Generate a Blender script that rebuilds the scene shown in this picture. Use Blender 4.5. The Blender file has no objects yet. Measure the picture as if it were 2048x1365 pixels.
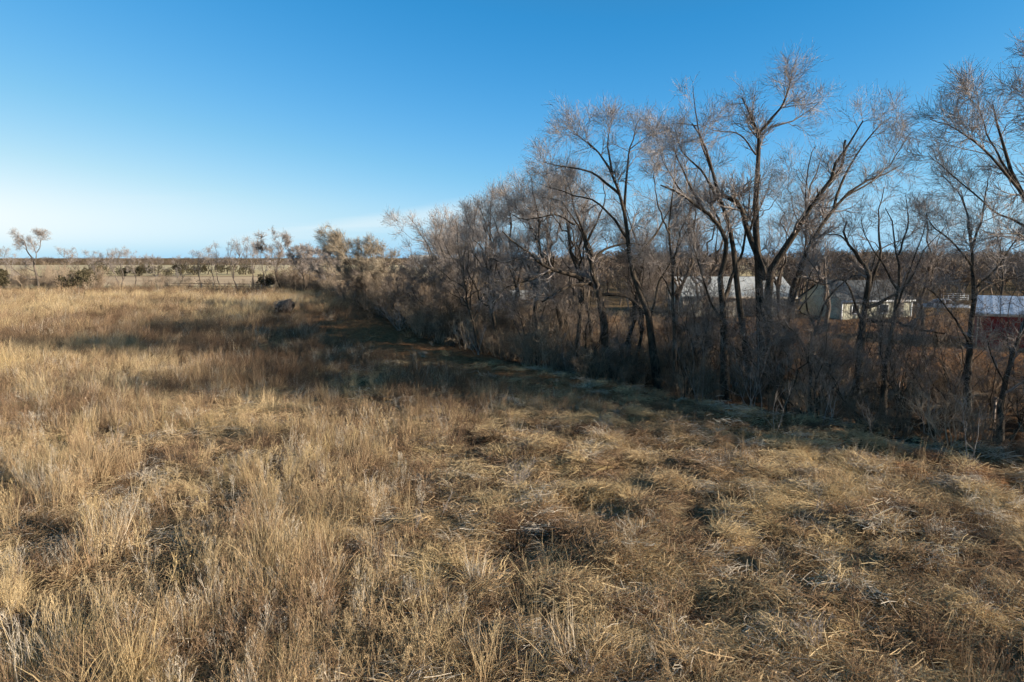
import bpy, math, random
import numpy as np

# ------------------------------------------------------------------ camera, sky, sun, exposure
scene = bpy.context.scene
rng = np.random.default_rng(11)
random.seed(11)
W_PX, H_PX, F_PX = 2048.0, 1365.0, 1365.0
CAM_H = 6.0
PITCH = math.atan((682.5 - 516.0) / F_PX)

cam_data = bpy.data.cameras.new("camera")
cam_data.sensor_width = 36.0
cam_data.lens = 24.0
cam_data.clip_start = 0.1
cam_data.clip_end = 20000
cam = bpy.data.objects.new("camera", cam_data)
scene.collection.objects.link(cam)
cam.location = (0, 0, CAM_H)
cam.rotation_euler = (math.radians(90) - PITCH, 0, 0)
scene.camera = cam

SUN_EL = math.radians(17.5)
TO_SUN = np.array([0.955, -0.295])                     # horizontal direction towards the sun
sun_dir = np.array([TO_SUN[0] * math.cos(SUN_EL), TO_SUN[1] * math.cos(SUN_EL), math.sin(SUN_EL)])

world = bpy.data.worlds.new("World")
scene.world = world
world.use_nodes = True
wn, wl = world.node_tree.nodes, world.node_tree.links
wn.clear()
w_out = wn.new("ShaderNodeOutputWorld")
w_bg = wn.new("ShaderNodeBackground")
w_bg.inputs["Strength"].default_value = 0.0637
sky = wn.new("ShaderNodeTexSky")
sky.sky_type = 'NISHITA'
sky.sun_disc = False
sky.sun_elevation = SUN_EL
sky.sun_rotation = math.atan2(TO_SUN[0], TO_SUN[1])
sky.altitude = 300
sky.air_density = 1.0
sky.dust_density = 0.5
sky.ozone_density = 3.0
# grade of the whole sky, the same in every direction
SKY_UNIT = 0.1275                                      # strength times exposure gain
sp = wn.new("ShaderNodeSeparateColor"); wl.new(sky.outputs["Color"], sp.inputs[0])
lum = wn.new("ShaderNodeMath"); lum.operation = 'MULTIPLY'; lum.inputs[1].default_value = SKY_UNIT * 1.18
wl.new(sp.outputs[1], lum.inputs[0])
rmp = wn.new("ShaderNodeValToRGB"); re_ = rmp.color_ramp.elements
_st = [(0.15, .20, 2.15), (0.29, .13, 2.28), (0.42, .25, 1.94), (0.58, .40, 1.54), (0.78, .62, 1.22), (1.0, .90, 1.02)]
while len(re_) < len(_st): re_.new(0.5)
for k_, (p_, r_, b_) in enumerate(_st): re_[k_].position = p_; re_[k_].color = (r_, 1.0, b_ / 3.0, 1)
wl.new(lum.outputs[0], rmp.inputs[0])
sp2 = wn.new("ShaderNodeSeparateColor"); wl.new(rmp.outputs[0], sp2.inputs[0])
def mulv(a_, k):
    m1 = wn.new("ShaderNodeMath"); m1.operation = 'MULTIPLY'; wl.new(a_, m1.inputs[0]); wl.new(lum.outputs[0], m1.inputs[1])
    m2 = wn.new("ShaderNodeMath"); m2.operation = 'MULTIPLY'; wl.new(m1.outputs[0], m2.inputs[0]); m2.inputs[1].default_value = k / SKY_UNIT
    return m2.outputs[0]
hsv = wn.new("ShaderNodeCombineColor")
wl.new(mulv(sp2.outputs[0], 1.0), hsv.inputs[0]); wl.new(mulv(sp2.outputs[1], 1.0), hsv.inputs[1]); wl.new(mulv(sp2.outputs[2], 3.0), hsv.inputs[2])
# thin veil of cirrus low over the horizon
tc = wn.new("ShaderNodeTexCoord")
sep = wn.new("ShaderNodeSeparateXYZ"); wl.new(tc.outputs["Generated"], sep.inputs[0])
mp = wn.new("ShaderNodeMapping"); mp.inputs["Scale"].default_value = (1.6, 1.6, 22.0)
mp.inputs["Rotation"].default_value = (0, math.radians(-7), 0)
mp.inputs["Location"].default_value = (0.35, 0, 0.1)
wl.new(tc.outputs["Generated"], mp.inputs[0])
nz = wn.new("ShaderNodeTexNoise"); nz.inputs["Scale"].default_value = 1.5; nz.inputs["Detail"].default_value = 7
nz.inputs["Roughness"].default_value = 0.55; nz.inputs["Distortion"].default_value = 0.4
wl.new(mp.outputs[0], nz.inputs["Vector"])
cr = wn.new("ShaderNodeMapRange"); cr.inputs["From Min"].default_value = 0.50; cr.inputs["From Max"].default_value = 0.75
wl.new(nz.outputs["Fac"], cr.inputs["Value"])
alt = wn.new("ShaderNodeMapRange"); alt.inputs["From Min"].default_value = 0.12; alt.inputs["From Max"].default_value = 0.03
alt.interpolation_type = 'SMOOTHSTEP'
wl.new(sep.outputs["Z"], alt.inputs["Value"])
mul = wn.new("ShaderNodeMath"); mul.operation = 'MULTIPLY'
wl.new(cr.outputs[0], mul.inputs[0]); wl.new(alt.outputs[0], mul.inputs[1])
mul2 = wn.new("ShaderNodeMath"); mul2.operation = 'MULTIPLY'; mul2.inputs[1].default_value = 0.35
wl.new(mul.outputs[0], mul2.inputs[0])
def wm(op, a, b=None):
    q = wn.new("ShaderNodeMath"); q.operation = op
    for i, v in enumerate((a, b)):
        if v is None: continue
        if isinstance(v, (int, float)): q.inputs[i].default_value = v
        else: wl.new(v, q.inputs[i])
    return q.outputs[0]
def wr(v, a, b, lo=0.0, hi=1.0):
    q = wn.new("ShaderNodeMapRange"); q.interpolation_type = 'SMOOTHSTEP'
    q.inputs["From Min"].default_value = a; q.inputs["From Max"].default_value = b; q.inputs["To Min"].default_value = lo; q.inputs["To Max"].default_value = hi
    wl.new(v, q.inputs["Value"]); return q.outputs[0]
# one wisp: a wedge rising to the right, crisp above and fading below (u: sideways, w: height over distance)
cu = wm('DIVIDE', sep.outputs["X"], sep.outputs["Y"]); cw = wm('DIVIDE', sep.outputs["Z"], sep.outputs["Y"])
ctop = wm('ADD', wm('MULTIPLY', wm('MINIMUM', cu, -0.05), 0.135), 0.0925)
rag = wm('MULTIPLY', wm('SUBTRACT', nz.outputs["Fac"], 0.5), 0.03)
dw = wm('SUBTRACT', wm('ADD', cw, rag), ctop)
wisp = wm('MULTIPLY', wm('MULTIPLY', wr(dw, 0.006, -0.012), wr(dw, -0.055, -0.012)), wm('MULTIPLY', wr(cu, -0.58, -0.28), wr(cu, 0.25, -0.05)))
wisp = wm('MULTIPLY', wisp, wr(nz.outputs["Fac"], 0.25, 0.65, 0.18, 0.55))
cmix = wn.new("ShaderNodeMixRGB"); cmix.inputs["Color2"].default_value = (6.6, 7.4, 7.7, 1)
hzn = wn.new("ShaderNodeMapRange"); hzn.interpolation_type = 'SMOOTHSTEP'; hzn.inputs["From Min"].default_value = 0.11; hzn.inputs["From Max"].default_value = -0.01
hzn.inputs["To Max"].default_value = 0.20
wl.new(sep.outputs["Z"], hzn.inputs["Value"])
vmax = wn.new("ShaderNodeMath"); vmax.operation = 'MAXIMUM'; wl.new(mul2.outputs[0], vmax.inputs[0]); wl.new(hzn.outputs[0], vmax.inputs[1])
wl.new(wm('MAXIMUM', vmax.outputs[0], wisp), cmix.inputs["Fac"]); wl.new(hsv.outputs[0], cmix.inputs["Color1"])
wl.new(cmix.outputs[0], w_bg.inputs["Color"])
wl.new(w_bg.outputs[0], w_out.inputs[0])

sun_data = bpy.data.lights.new("sun", 'SUN')
sun_data.energy = 5.0
sun_data.angle = math.radians(0.53)
sun_data.color = (1.0, 0.90, 0.77)
sun = bpy.data.objects.new("sun", sun_data)
scene.collection.objects.link(sun)
from mathutils import Vector
sun.rotation_euler = Vector(sun_dir).to_track_quat('Z', 'Y').to_euler()
sun.location = (60, -20, 40)

scene.view_settings.view_transform = 'Standard'
scene.view_settings.look = 'None'
scene.view_settings.exposure = 1.0
scene.view_settings.gamma = 1.0
scene.view_settings.use_curve_mapping = False
scene.cycles.use_denoising = True
scene.cycles.denoiser = 'OPENIMAGEDENOISE'
scene.cycles.denoising_input_passes = 'RGB_ALBEDO_NORMAL'
scene.cycles.denoising_prefilter = 'ACCURATE'
scene.cycles.max_bounces = 4
scene.cycles.adaptive_threshold = 0.03
scene.cycles.adaptive_min_samples = 24
scene.cycles.diffuse_bounces = 3
scene.cycles.transmission_bounces = 3
scene.cycles.transparent_max_bounces = 4

# ------------------------------------------------------------------ helpers
def ray(px, py):
    u = (px - W_PX / 2) / F_PX
    v = (H_PX / 2 - py) / F_PX
    c, s = math.cos(PITCH), math.sin(PITCH)
    return np.array([u, c + v * s, -s + v * c])

def ground_pt(px, py, z=0.0):
    d = ray(px, py)
    t = (z - CAM_H) / d[2]
    return np.array([d[0] * t, d[1] * t, z])

def at(px, py, Y):
    d = ray(px, py)
    t = Y / d[1]
    return np.array([d[0] * t, Y, CAM_H + d[2] * t])

_tab = np.random.default_rng(3).random((16, 256, 256))
def vnoise(x, y, seed=0):
    t = _tab[seed % 16]
    xi = np.floor(x).astype(int); yi = np.floor(y).astype(int)
    fx = x - xi; fy = y - yi
    fx = fx * fx * (3 - 2 * fx); fy = fy * fy * (3 - 2 * fy)
    x0, x1, y0, y1 = xi % 256, (xi + 1) % 256, yi % 256, (yi + 1) % 256
    return (t[x0, y0] * (1 - fx) + t[x1, y0] * fx) * (1 - fy) + (t[x0, y1] * (1 - fx) + t[x1, y1] * fx) * fy

def fbm(x, y, seed=0, octv=4):
    s, a, f, n = 0.0, 1.0, 1.0, 0.0
    for k in range(octv):
        s = s + a * vnoise(x * f + 17.3 * k, y * f + 5.1 * k, seed + k); n += a; a *= 0.5; f *= 2.03
    return s / n

def sstep(a, b, x):
    t = np.clip((x - a) / (b - a), 0, 1)
    return t * t * (3 - 2 * t)

# near edge of the tree line, from the photograph, as x(y)
EDGE_PX = [(2048, 935), (1850, 890), (1600, 845), (1350, 795), (1200, 762), (1000, 716), (850, 678), (780, 648), (720, 620), (650, 592), (590, 585), (545, 581)]
_e = np.array([ground_pt(*p)[:2] for p in EDGE_PX])
EY = np.concatenate([[-40, 5], _e[:, 1], [170, 400]])
EX = np.concatenate([[36, 24.5], _e[:, 0], [-52, -52]])
def edge_s(x, y):                                      # > 0 on the tree side, metres
    return (x - np.interp(y, EY, EX)) * 0.85

def matted(x, y):                                      # 1 where the grass lies matted in hummocks
    m = sstep(-4.5, 1.5, x + 0.10 * (y - 10) + 3.0 * (fbm(x * .18, y * .18, 4) - .5))
    m = m * sstep(29, 21, y - 0.25 * x)
    return np.clip(m, 0, 1)

def hz(x, y):
    x = np.asarray(x, float); y = np.asarray(y, float)
    r = np.hypot(x, y)
    near = sstep(140, 60, r)
    z = 0.5 * (fbm(x * .05, y * .05, 1, 3) - .5) * near
    hum = np.abs(fbm(x * .55 + 3, y * .75, 5, 4) - .5) * 2
    hum2 = fbm(x * 1.5, y * 1.9, 8, 3)
    m = matted(x, y)
    z = z + m * (0.80 * (1 - hum) + 0.50 * hum2 - .78) + (1 - m) * near * 0.22 * (hum2 - .5)
    s = edge_s(x, y)
    z = z - 0.75 * sstep(-1.0, 4.0, s) * sstep(90, 50, r)
    return z

def make_mesh(name, V, faces):
    me = bpy.data.meshes.new(name)
    V = np.ascontiguousarray(V, dtype=np.float32).reshape(-1, 3)
    faces = [np.asarray(f, dtype=np.int32) for f in faces if len(f)]
    me.vertices.add(len(V)); me.vertices.foreach_set("co", V.ravel())
    li = np.concatenate([f.ravel() for f in faces])
    tot = np.concatenate([np.full(len(f), f.shape[1], np.int32) for f in faces])
    st = np.concatenate([[0], np.cumsum(tot)[:-1]]).astype(np.int32)
    me.loops.add(len(li)); me.loops.foreach_set("vertex_index", li)
    me.polygons.add(len(tot)); me.polygons.foreach_set("loop_start", st)
    me.update(calc_edges=True)
    return me

def link(name, me, mat=None, parent=None, smooth=False):
    o = bpy.data.objects.new(name, me)
    scene.collection.objects.link(o)
    if mat is not None and me is not None and not me.materials:
        me.materials.append(mat)
    if smooth and me is not None:
        me.polygons.foreach_set("use_smooth", np.ones(len(me.polygons), bool))
    if parent is not None:
        o.parent = parent
    return o

def empty(name, loc, label=None, cat=None, group=None):
    o = bpy.data.objects.new(name, None)
    o.empty_display_size = 0.3
    scene.collection.objects.link(o)
    o.location = tuple(float(v) for v in loc)
    tag(o, label, cat, group)
    return o

def tag(o, label=None, cat=None, group=None, kind=None):
    if label: o["label"] = label
    if cat: o["category"] = cat
    if group: o["group"] = group
    if kind: o["kind"] = kind
    return o

class MB:
    """collects polygons into one mesh"""
    def __init__(s): s.v = []; s.q = []; s.t = []; s.n = 0
    def add(s, V, Q=None, T=None):
        V = np.asarray(V, float).reshape(-1, 3)
        s.v.append(V)
        if Q is not None and len(Q): s.q.append(np.asarray(Q, int) + s.n)
        if T is not None and len(T): s.t.append(np.asarray(T, int) + s.n)
        s.n += len(V)
        return s
    def box(s, x0, x1, y0, y1, z0, z1):
        V = [(x0,y0,z0),(x1,y0,z0),(x1,y1,z0),(x0,y1,z0),(x0,y0,z1),(x1,y0,z1),(x1,y1,z1),(x0,y1,z1)]
        return s.add(V, [(3,2,1,0),(4,5,6,7),(0,1,5,4),(1,2,6,5),(2,3,7,6),(3,0,4,7)])
    def prism(s, poly, axis, a, b):
        """extrude a 2D polygon along an axis ('x','y' or 'z') from a to b"""
        n = len(poly)
        def p(u, v, w):
            return {'x': (w, u, v), 'y': (u, w, v), 'z': (u, v, w)}[axis]
        V = [p(u, v, a) for u, v in poly] + [p(u, v, b) for u, v in poly]
        base = s.n; s.add(V, [(i, (i+1) % n, n + (i+1) % n, n + i) for i in range(n)])
        T = [(0, i+1, i) for i in range(1, n-1)] + [(n, n+i, n+i+1) for i in range(1, n-1)]
        s.t.append(np.array(T) + base)
        return s
    def mesh(s, name):
        f = []
        if s.q: f.append(np.concatenate(s.q))
        if s.t: f.append(np.concatenate(s.t))
        return make_mesh(name, np.concatenate(s.v), f)
    def build(s, name, mat, parent=None, smooth=False):
        return link(name, s.mesh(name), mat, parent, smooth)

def norm(a):
    return a / np.maximum(np.linalg.norm(a, axis=-1, keepdims=True), 1e-9)

def tangents(P):
    T = np.empty_like(P)
    T[:, 1:-1] = P[:, 2:] - P[:, :-2]; T[:, 0] = P[:, 1] - P[:, 0]; T[:, -1] = P[:, -1] - P[:, -2]
    return norm(T)

def tube_geo(P, R, S):
    """P (N,K,3), R (N,K) -> verts, quads"""
    N, K, _ = P.shape
    T = tangents(P)
    D = norm(P[:, -1] - P[:, 0])
    ref = np.where(np.abs(D[:, 2:3]) > 0.8, np.array([[0.9, 0.3, 0.1]]), np.array([[0.1, 0.2, 1.0]]))
    U = norm(np.cross(T, ref[:, None, :])); Wv = np.cross(T, U)
    a = np.arange(S) * 2 * math.pi / S
    V = P[:, :, None, :] + R[:, :, None, None] * (np.cos(a)[:, None] * U[:, :, None, :] + np.sin(a)[:, None] * Wv[:, :, None, :])
    idx = np.arange(N * K * S).reshape(N, K, S)
    n = np.roll(idx, -1, axis=2)
    Q = np.stack([idx[:, :-1], n[:, :-1], n[:, 1:], idx[:, 1:]], -1).reshape(-1, 4)
    return V.reshape(-1, 3), Q

def ribbon_geo(P, Wd, rg=None):
    """flat strips, P (N,K,3), Wd (N,K)"""
    rg = rg or rng
    N, K, _ = P.shape
    T = tangents(P)
    side = norm(np.cross(T, rg.normal(size=(N, 1, 3))))
    V = np.stack([P - side * Wd[..., None], P + side * Wd[..., None]], 2)
    idx = np.arange(N * K * 2).reshape(N, K, 2)
    Q = np.stack([idx[:, :-1, 0], idx[:, :-1, 1], idx[:, 1:, 1], idx[:, 1:, 0]], -1).reshape(-1, 4)
    return V.reshape(-1, 3), Q

def grow(P, R, n, L, ang, K, t0=0.25, trop=(0, 0, 0.25), wob=0.18, rratio=0.62, rend=0.35, rmin=0.004, rg=None, tpow=1.0, taper=0.5):
    """children of every branch in P. returns (N*n,K,3), radii"""
    rg = rg or rng
    N, KP, _ = P.shape
    par = np.repeat(np.arange(N), n); M = len(par)
    t = t0 + (1 - t0) * rg.random(M) ** tpow
    f = t * (KP - 1); i = np.minimum(f.astype(int), KP - 2); fr = (f - i)[:, None]
    p0 = P[par, i] * (1 - fr) + P[par, i + 1] * fr
    r0 = R[par, i] * (1 - fr[:, 0]) + R[par, i + 1] * fr[:, 0]
    T = norm(P[par, i + 1] - P[par, i])
    perp = norm(np.cross(T, rg.normal(size=(M, 3))))
    a = rg.uniform(ang[0], ang[1], M)[:, None]
    d = norm(np.cos(a) * T + np.sin(a) * perp)
    ln = rg.uniform(L[0], L[1], M) * (1 - taper * t)
    step = (ln / (K - 1))[:, None]
    out = np.empty((M, K, 3)); out[:, 0] = p0
    trop = np.asarray(trop, float)
    for k in range(1, K):
        d = norm(d + trop * (1.0 / (K - 1)) + rg.normal(size=(M, 3)) * wob)
        out[:, k] = out[:, k - 1] + d * step
    rs = np.maximum(r0 * rratio, rmin)
    lin = np.linspace(1, rend, K)[None, :]
    return out, np.maximum(rs[:, None] * lin, rmin * 0.7)

def resample(pts, K, rg, wob=0.0):
    pts = np.asarray(pts, float)
    if len(pts) == 2: pts = np.array([pts[0], (pts[0] + pts[1]) / 2, pts[1]])
    q = np.concatenate([[2 * pts[0] - pts[1]], pts, [2 * pts[-1] - pts[-2]]])
    seg = len(pts) - 1
    u = np.linspace(0, seg, K); i = np.minimum(u.astype(int), seg - 1); f = (u - i)[:, None]
    p0, p1, p2, p3 = q[i], q[i + 1], q[i + 2], q[i + 3]
    c = 0.5 * (2 * p1 + (p2 - p0) * f + (2 * p0 - 5 * p1 + 4 * p2 - p3) * f ** 2 + (3 * p1 - p0 - 3 * p2 + p3) * f ** 3)
    if wob:
        n = rg.normal(size=c.shape) * wob; n[0] = 0
        c = c + n
    return c

# ------------------------------------------------------------------ materials
def new_mat(name):
    m = bpy.data.materials.new(name); m.use_nodes = True
    nt = m.node_tree; b = nt.nodes["Principled BSDF"]
    b.inputs["Roughness"].default_value = 0.9
    b.inputs["Specular IOR Level"].default_value = 0.15
    return m, nt, b

def noise_mat(name, c1, c2, scale=3.0, detail=6, bump=0.0, rough=0.9, stretch=(1, 1, 1), lo=0.35, hi=0.65, metallic=0.0, spec=0.15):
    m, nt, b = new_mat(name)
    tcn = nt.nodes.new("ShaderNodeTexCoord"); mpn = nt.nodes.new("ShaderNodeMapping")
    mpn.inputs["Scale"].default_value = stretch
    n = nt.nodes.new("ShaderNodeTexNoise"); n.inputs["Scale"].default_value = scale; n.inputs["Detail"].default_value = detail
    n.inputs["Roughness"].default_value = 0.65
    r = nt.nodes.new("ShaderNodeValToRGB")
    r.color_ramp.elements[0].position = lo; r.color_ramp.elements[0].color = (*c1, 1)
    r.color_ramp.elements[1].position = hi; r.color_ramp.elements[1].color = (*c2, 1)
    nt.links.new(tcn.outputs["Object"], mpn.inputs[0]); nt.links.new(mpn.outputs[0], n.inputs["Vector"])
    nt.links.new(n.outputs["Fac"], r.inputs[0]); nt.links.new(r.outputs[0], b.inputs["Base Color"])
    b.inputs["Roughness"].default_value = rough; b.inputs["Metallic"].default_value = metallic
    b.inputs["Specular IOR Level"].default_value = spec
    if bump:
        bp = nt.nodes.new("ShaderNodeBump"); bp.inputs["Strength"].default_value = bump; bp.inputs["Distance"].default_value = 0.05
        nt.links.new(n.outputs["Fac"], bp.inputs["Height"]); nt.links.new(bp.outputs[0], b.inputs["Normal"])
    return m

def grass_mat(name, stops, transl=0.3, bright=(0.65, 1.25)):
    """colour from the plant's own 'tint' value, brightness varied plant by plant"""
    m = bpy.data.materials.new(name); m.use_nodes = True
    nt = m.node_tree; nt.nodes.clear()
    out = nt.nodes.new("ShaderNodeOutputMaterial")
    at_ = nt.nodes.new("ShaderNodeAttribute"); at_.attribute_type = 'INSTANCER'; at_.attribute_name = "tint"
    ramp = nt.nodes.new("ShaderNodeValToRGB")
    e = ramp.color_ramp.elements
    while len(e) < len(stops): e.new(0.5)
    for k, (p, c) in enumerate(stops):
        e[k].position = p; e[k].color = (*c, 1)
    nt.links.new(at_.outputs["Fac"], ramp.inputs[0])
    oi = nt.nodes.new("ShaderNodeObjectInfo")
    geo = nt.nodes.new("ShaderNodeNewGeometry")
    isl = nt.nodes.new("ShaderNodeMath"); isl.operation = 'MULTIPLY'; isl.inputs[1].default_value = 0.35
    nt.links.new(geo.outputs["Random Per Island"], isl.inputs[0])
    add = nt.nodes.new("ShaderNodeMath"); add.operation = 'ADD'
    nt.links.new(oi.outputs["Random"], add.inputs[0]); nt.links.new(isl.outputs[0], add.inputs[1])
    mr = nt.nodes.new("ShaderNodeMapRange"); mr.inputs["From Min"].default_value = 0; mr.inputs["From Max"].default_value = 1.35
    mr.inputs["To Min"].default_value = bright[0]; mr.inputs["To Max"].default_value = bright[1]
    nt.links.new(add.outputs[0], mr.inputs[0])
    vm = nt.nodes.new("ShaderNodeVectorMath"); vm.operation = 'SCALE'
    nt.links.new(ramp.outputs[0], vm.inputs[0]); nt.links.new(mr.outputs[0], vm.inputs["Scale"])
    d = nt.nodes.new("ShaderNodeBsdfDiffuse"); t = nt.nodes.new("ShaderNodeBsdfTranslucent"); mx = nt.nodes.new("ShaderNodeMixShader")
    mx.inputs[0].default_value = transl
    nt.links.new(vm.outputs[0], d.inputs[0]); nt.links.new(vm.outputs[0], t.inputs[0])
    nt.links.new(d.outputs[0], mx.inputs[1]); nt.links.new(t.outputs[0], mx.inputs[2]); nt.links.new(mx.outputs[0], out.inputs[0])
    return m

M = {}
M['bark'] = noise_mat('bark', (0.02, 0.015, 0.011), (0.11, 0.083, 0.058), 9, 8, 0.9, stretch=(1, 1, 0.25))
M['bark_pale'] = noise_mat('bark_pale', (0.07, 0.054, 0.041), (0.21, 0.165, 0.125), 7, 7, 0.7, stretch=(1, 1, 0.3))
M['twig'] = noise_mat('twig', (0.19, 0.155, 0.13), (0.39, 0.325, 0.275), 1.3, 3)
M['twig_tan'] = noise_mat('twig_tan', (0.22, 0.172, 0.122), (0.38, 0.305, 0.21), 1.0, 3)
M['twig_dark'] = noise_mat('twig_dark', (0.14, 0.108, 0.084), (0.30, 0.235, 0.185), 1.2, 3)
M['twig_grey'] = noise_mat('twig_grey', (0.22, 0.18, 0.15), (0.40, 0.34, 0.29), 3.0, 3)
M['dead_wood'] = noise_mat('dead_wood', (0.16, 0.13, 0.105), (0.36, 0.30, 0.24), 6, 6, 0.4)
GRASS_STOPS = [(0.0, (0.19, 0.120, 0.074)), (0.2, (0.325, 0.212, 0.125)), (0.4, (0.43, 0.295, 0.162)), (0.6, (0.57, 0.425, 0.24)), (0.8, (0.57, 0.41, 0.20)), (1.0, (0.56, 0.48, 0.38))]
M['grass'] = grass_mat('dry_grass', GRASS_STOPS, .3, (.5, 1.35))
M['russet'] = grass_mat('russet_grass', [(0.0, (0.20, 0.10, 0.05)), (0.35, (0.34, 0.185, 0.095)), (0.7, (0.48, 0.30, 0.16)), (1.0, (0.5, 0.40, 0.30))], .25, (.6, 1.25))
M['weed'] = grass_mat('dry_weed', GRASS_STOPS, 0.12, (0.6, 1.2))
M['green'] = grass_mat('green_grass', [(0.0, (0.05, 0.075, 0.025)), (1.0, (0.13, 0.15, 0.05))], 0.3)

# ------------------------------------------------------------------ ground and far fields
def strip_mask(x, y):                                  # short-cropped strip between tall grass and brush
    s = edge_s(x, y)
    w = 3.2 + 2.6 * sstep(24, 40, y)
    return sstep(-w - 1.2, -w + .4, s + 1.2 * (vnoise(x * .5, y * .5, 9) - .5)) * sstep(85, 60, y)

def build_ground():
    ang = np.concatenate([np.linspace(-180, -58, 40)[:-1], np.linspace(-58, 58, 420), np.linspace(58, 180, 40)[1:]])
    ang = np.radians(ang)
    r = [1.5]
    while r[-1] < 70: r.append(r[-1] * 1.0125)
    while r[-1] < 9000: r.append(r[-1] * 1.07)
    r = np.array(r)
    Rr, A = np.meshgrid(r, ang, indexing='ij')
    X, Y = Rr * np.sin(A), Rr * np.cos(A)
    Z = hz(X, Y)
    V = np.stack([X, Y, Z], -1).reshape(-1, 3)
    nr, na = X.shape
    idx = np.arange(nr * na).reshape(nr, na)
    Q = np.stack([idx[:-1, :-1], idx[:-1, 1:], idx[1:, 1:], idx[1:, :-1]], -1).reshape(-1, 4)[:, ::-1]
    c = len(V); V = np.concatenate([V, [[0, 0, float(hz(0, 0))]]])
    T = np.stack([idx[0, 1:], np.full(na - 1, c), idx[0, :-1]], -1)[:, ::-1]
    me = make_mesh('ground', V, [Q, T])
    x, y = V[:, 0], V[:, 1]
    s = edge_s(x, y)
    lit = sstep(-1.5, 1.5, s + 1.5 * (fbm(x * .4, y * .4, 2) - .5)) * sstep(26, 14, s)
    for nm, val in (('litter', lit), ('strip', strip_mask(x, y)), ('mat', matted(x, y))):
        a = me.attributes.new(nm, 'FLOAT', 'POINT'); a.data.foreach_set('value', val.astype(np.float32))
    m, nt, b = new_mat('ground_soil')
    L = nt.links
    geo = nt.nodes.new("ShaderNodeNewGeometry")
    def noise(scale, det, rough=0.6):
        n = nt.nodes.new("ShaderNodeTexNoise"); n.inputs["Scale"].default_value = scale; n.inputs["Detail"].default_value = det
        n.inputs["Roughness"].default_value = rough
        L.new(geo.outputs["Position"], n.inputs["Vector"]); return n
    def ramp(src, stops):
        rp = nt.nodes.new("ShaderNodeValToRGB"); e = rp.color_ramp.elements
        while len(e) < len(stops): e.new(0.5)
        for k, (p, col) in enumerate(stops): e[k].position = p; e[k].color = (*col, 1)
        L.new(src, rp.inputs[0]); return rp
    def attr(nm):
        a = nt.nodes.new("ShaderNodeAttribute"); a.attribute_name = nm; return a
    def mix(f, c1, c2):
        mx = nt.nodes.new("ShaderNodeMixRGB"); L.new(f, mx.inputs[0]); L.new(c1, mx.inputs[1]); L.new(c2, mx.inputs[2]); return mx.outputs[0]
    n1 = noise(6, 9, 0.7); n2 = noise(0.6, 6); n3 = noise(25, 4)
    thatch = ramp(n1.outputs[0], [(0.32, (0.055, 0.036, 0.021)), (0.5, (0.14, 0.094, 0.052)), (0.68, (0.28, 0.195, 0.105))])
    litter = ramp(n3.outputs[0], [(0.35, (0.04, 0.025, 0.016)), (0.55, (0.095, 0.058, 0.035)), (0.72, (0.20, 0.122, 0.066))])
    short = ramp(n1.outputs[0], [(0.35, (0.075, 0.035, 0.016)), (0.5, (0.19, 0.094, 0.044)), (0.66, (0.29, 0.15, 0.072))])
    col = mix(attr('strip').outputs['Fac'], thatch.outputs[0], short.outputs[0])
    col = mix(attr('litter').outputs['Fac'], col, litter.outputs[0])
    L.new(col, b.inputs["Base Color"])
    bp = nt.nodes.new("ShaderNodeBump"); bp.inputs["Strength"].default_value = 0.6; bp.inputs["Distance"].default_value = 0.06
    L.new(n1.outputs[0], bp.inputs["Height"]); L.new(bp.outputs[0], b.inputs["Normal"])
    b.inputs["Roughness"].default_value = 1.0; b.inputs["Specular IOR Level"].default_value = 0.0
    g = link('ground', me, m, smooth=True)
    tag(g, 'dry grassland and leaf litter ground reaching to the horizon', 'ground', kind='structure')

build_ground()

def field_sheet(label, y0, y1, z, c1, c2, x0=-1400, x1=1400, scale=0.05, skew=0.0):
    nx = 60
    xs = np.linspace(x0, x1, nx)
    w0 = 6 * (vnoise(xs * .02, xs * 0 + y0, 1) - .5) * (y0 / 200); w1 = 6 * (vnoise(xs * .02, xs * 0 + y1, 2) - .5) * (y1 / 200)
    V = np.concatenate([np.stack([xs, y0 + w0 + skew * xs, xs * 0 + z], -1), np.stack([xs, y1 + w1 + skew * xs, xs * 0 + z], -1)])
    i = np.arange(nx - 1)
    Q = np.stack([i, i + 1, i + 1 + nx, i + nx], -1)
    o = link('field', make_mesh('field', V, [Q]), noise_mat('field_' + label.split()[0], c1, c2, scale, 8, stretch=(0.35, 1, 1), rough=1.0, spec=0))
    tag(o, label, 'field', kind='structure')

field_sheet('tan stubble field just past the far fence line', 136, 153, 0.02, (0.44, 0.34, 0.19), (0.58, 0.46, 0.265), -600, -50)
field_sheet('mauve brown rough pasture behind the far fence', 153, 222, 0.03, (0.38, 0.265, 0.165), (0.53, 0.385, 0.24), -900, -50)
field_sheet('olive hayfield strip behind the juniper row', 226, 330, 0.04, (0.40, 0.305, 0.165), (0.52, 0.405, 0.225), -900, 900, 0.03)
field_sheet('pale far field under the horizon woods', 332, 560, 0.05, (0.40, 0.325, 0.19), (0.52, 0.42, 0.255), -1300, 1300, 0.02)

# ------------------------------------------------------------------ scattering of plants that nobody could count
def proto_collection(name, meshes, mat):
    c = bpy.data.collections.new(name)
    for k, me in enumerate(meshes):
        if not me.materials: me.materials.append(mat)
        o = bpy.data.objects.new(f"{name}_{k:02d}", me)
        c.objects.link(o)
    return c

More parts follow.
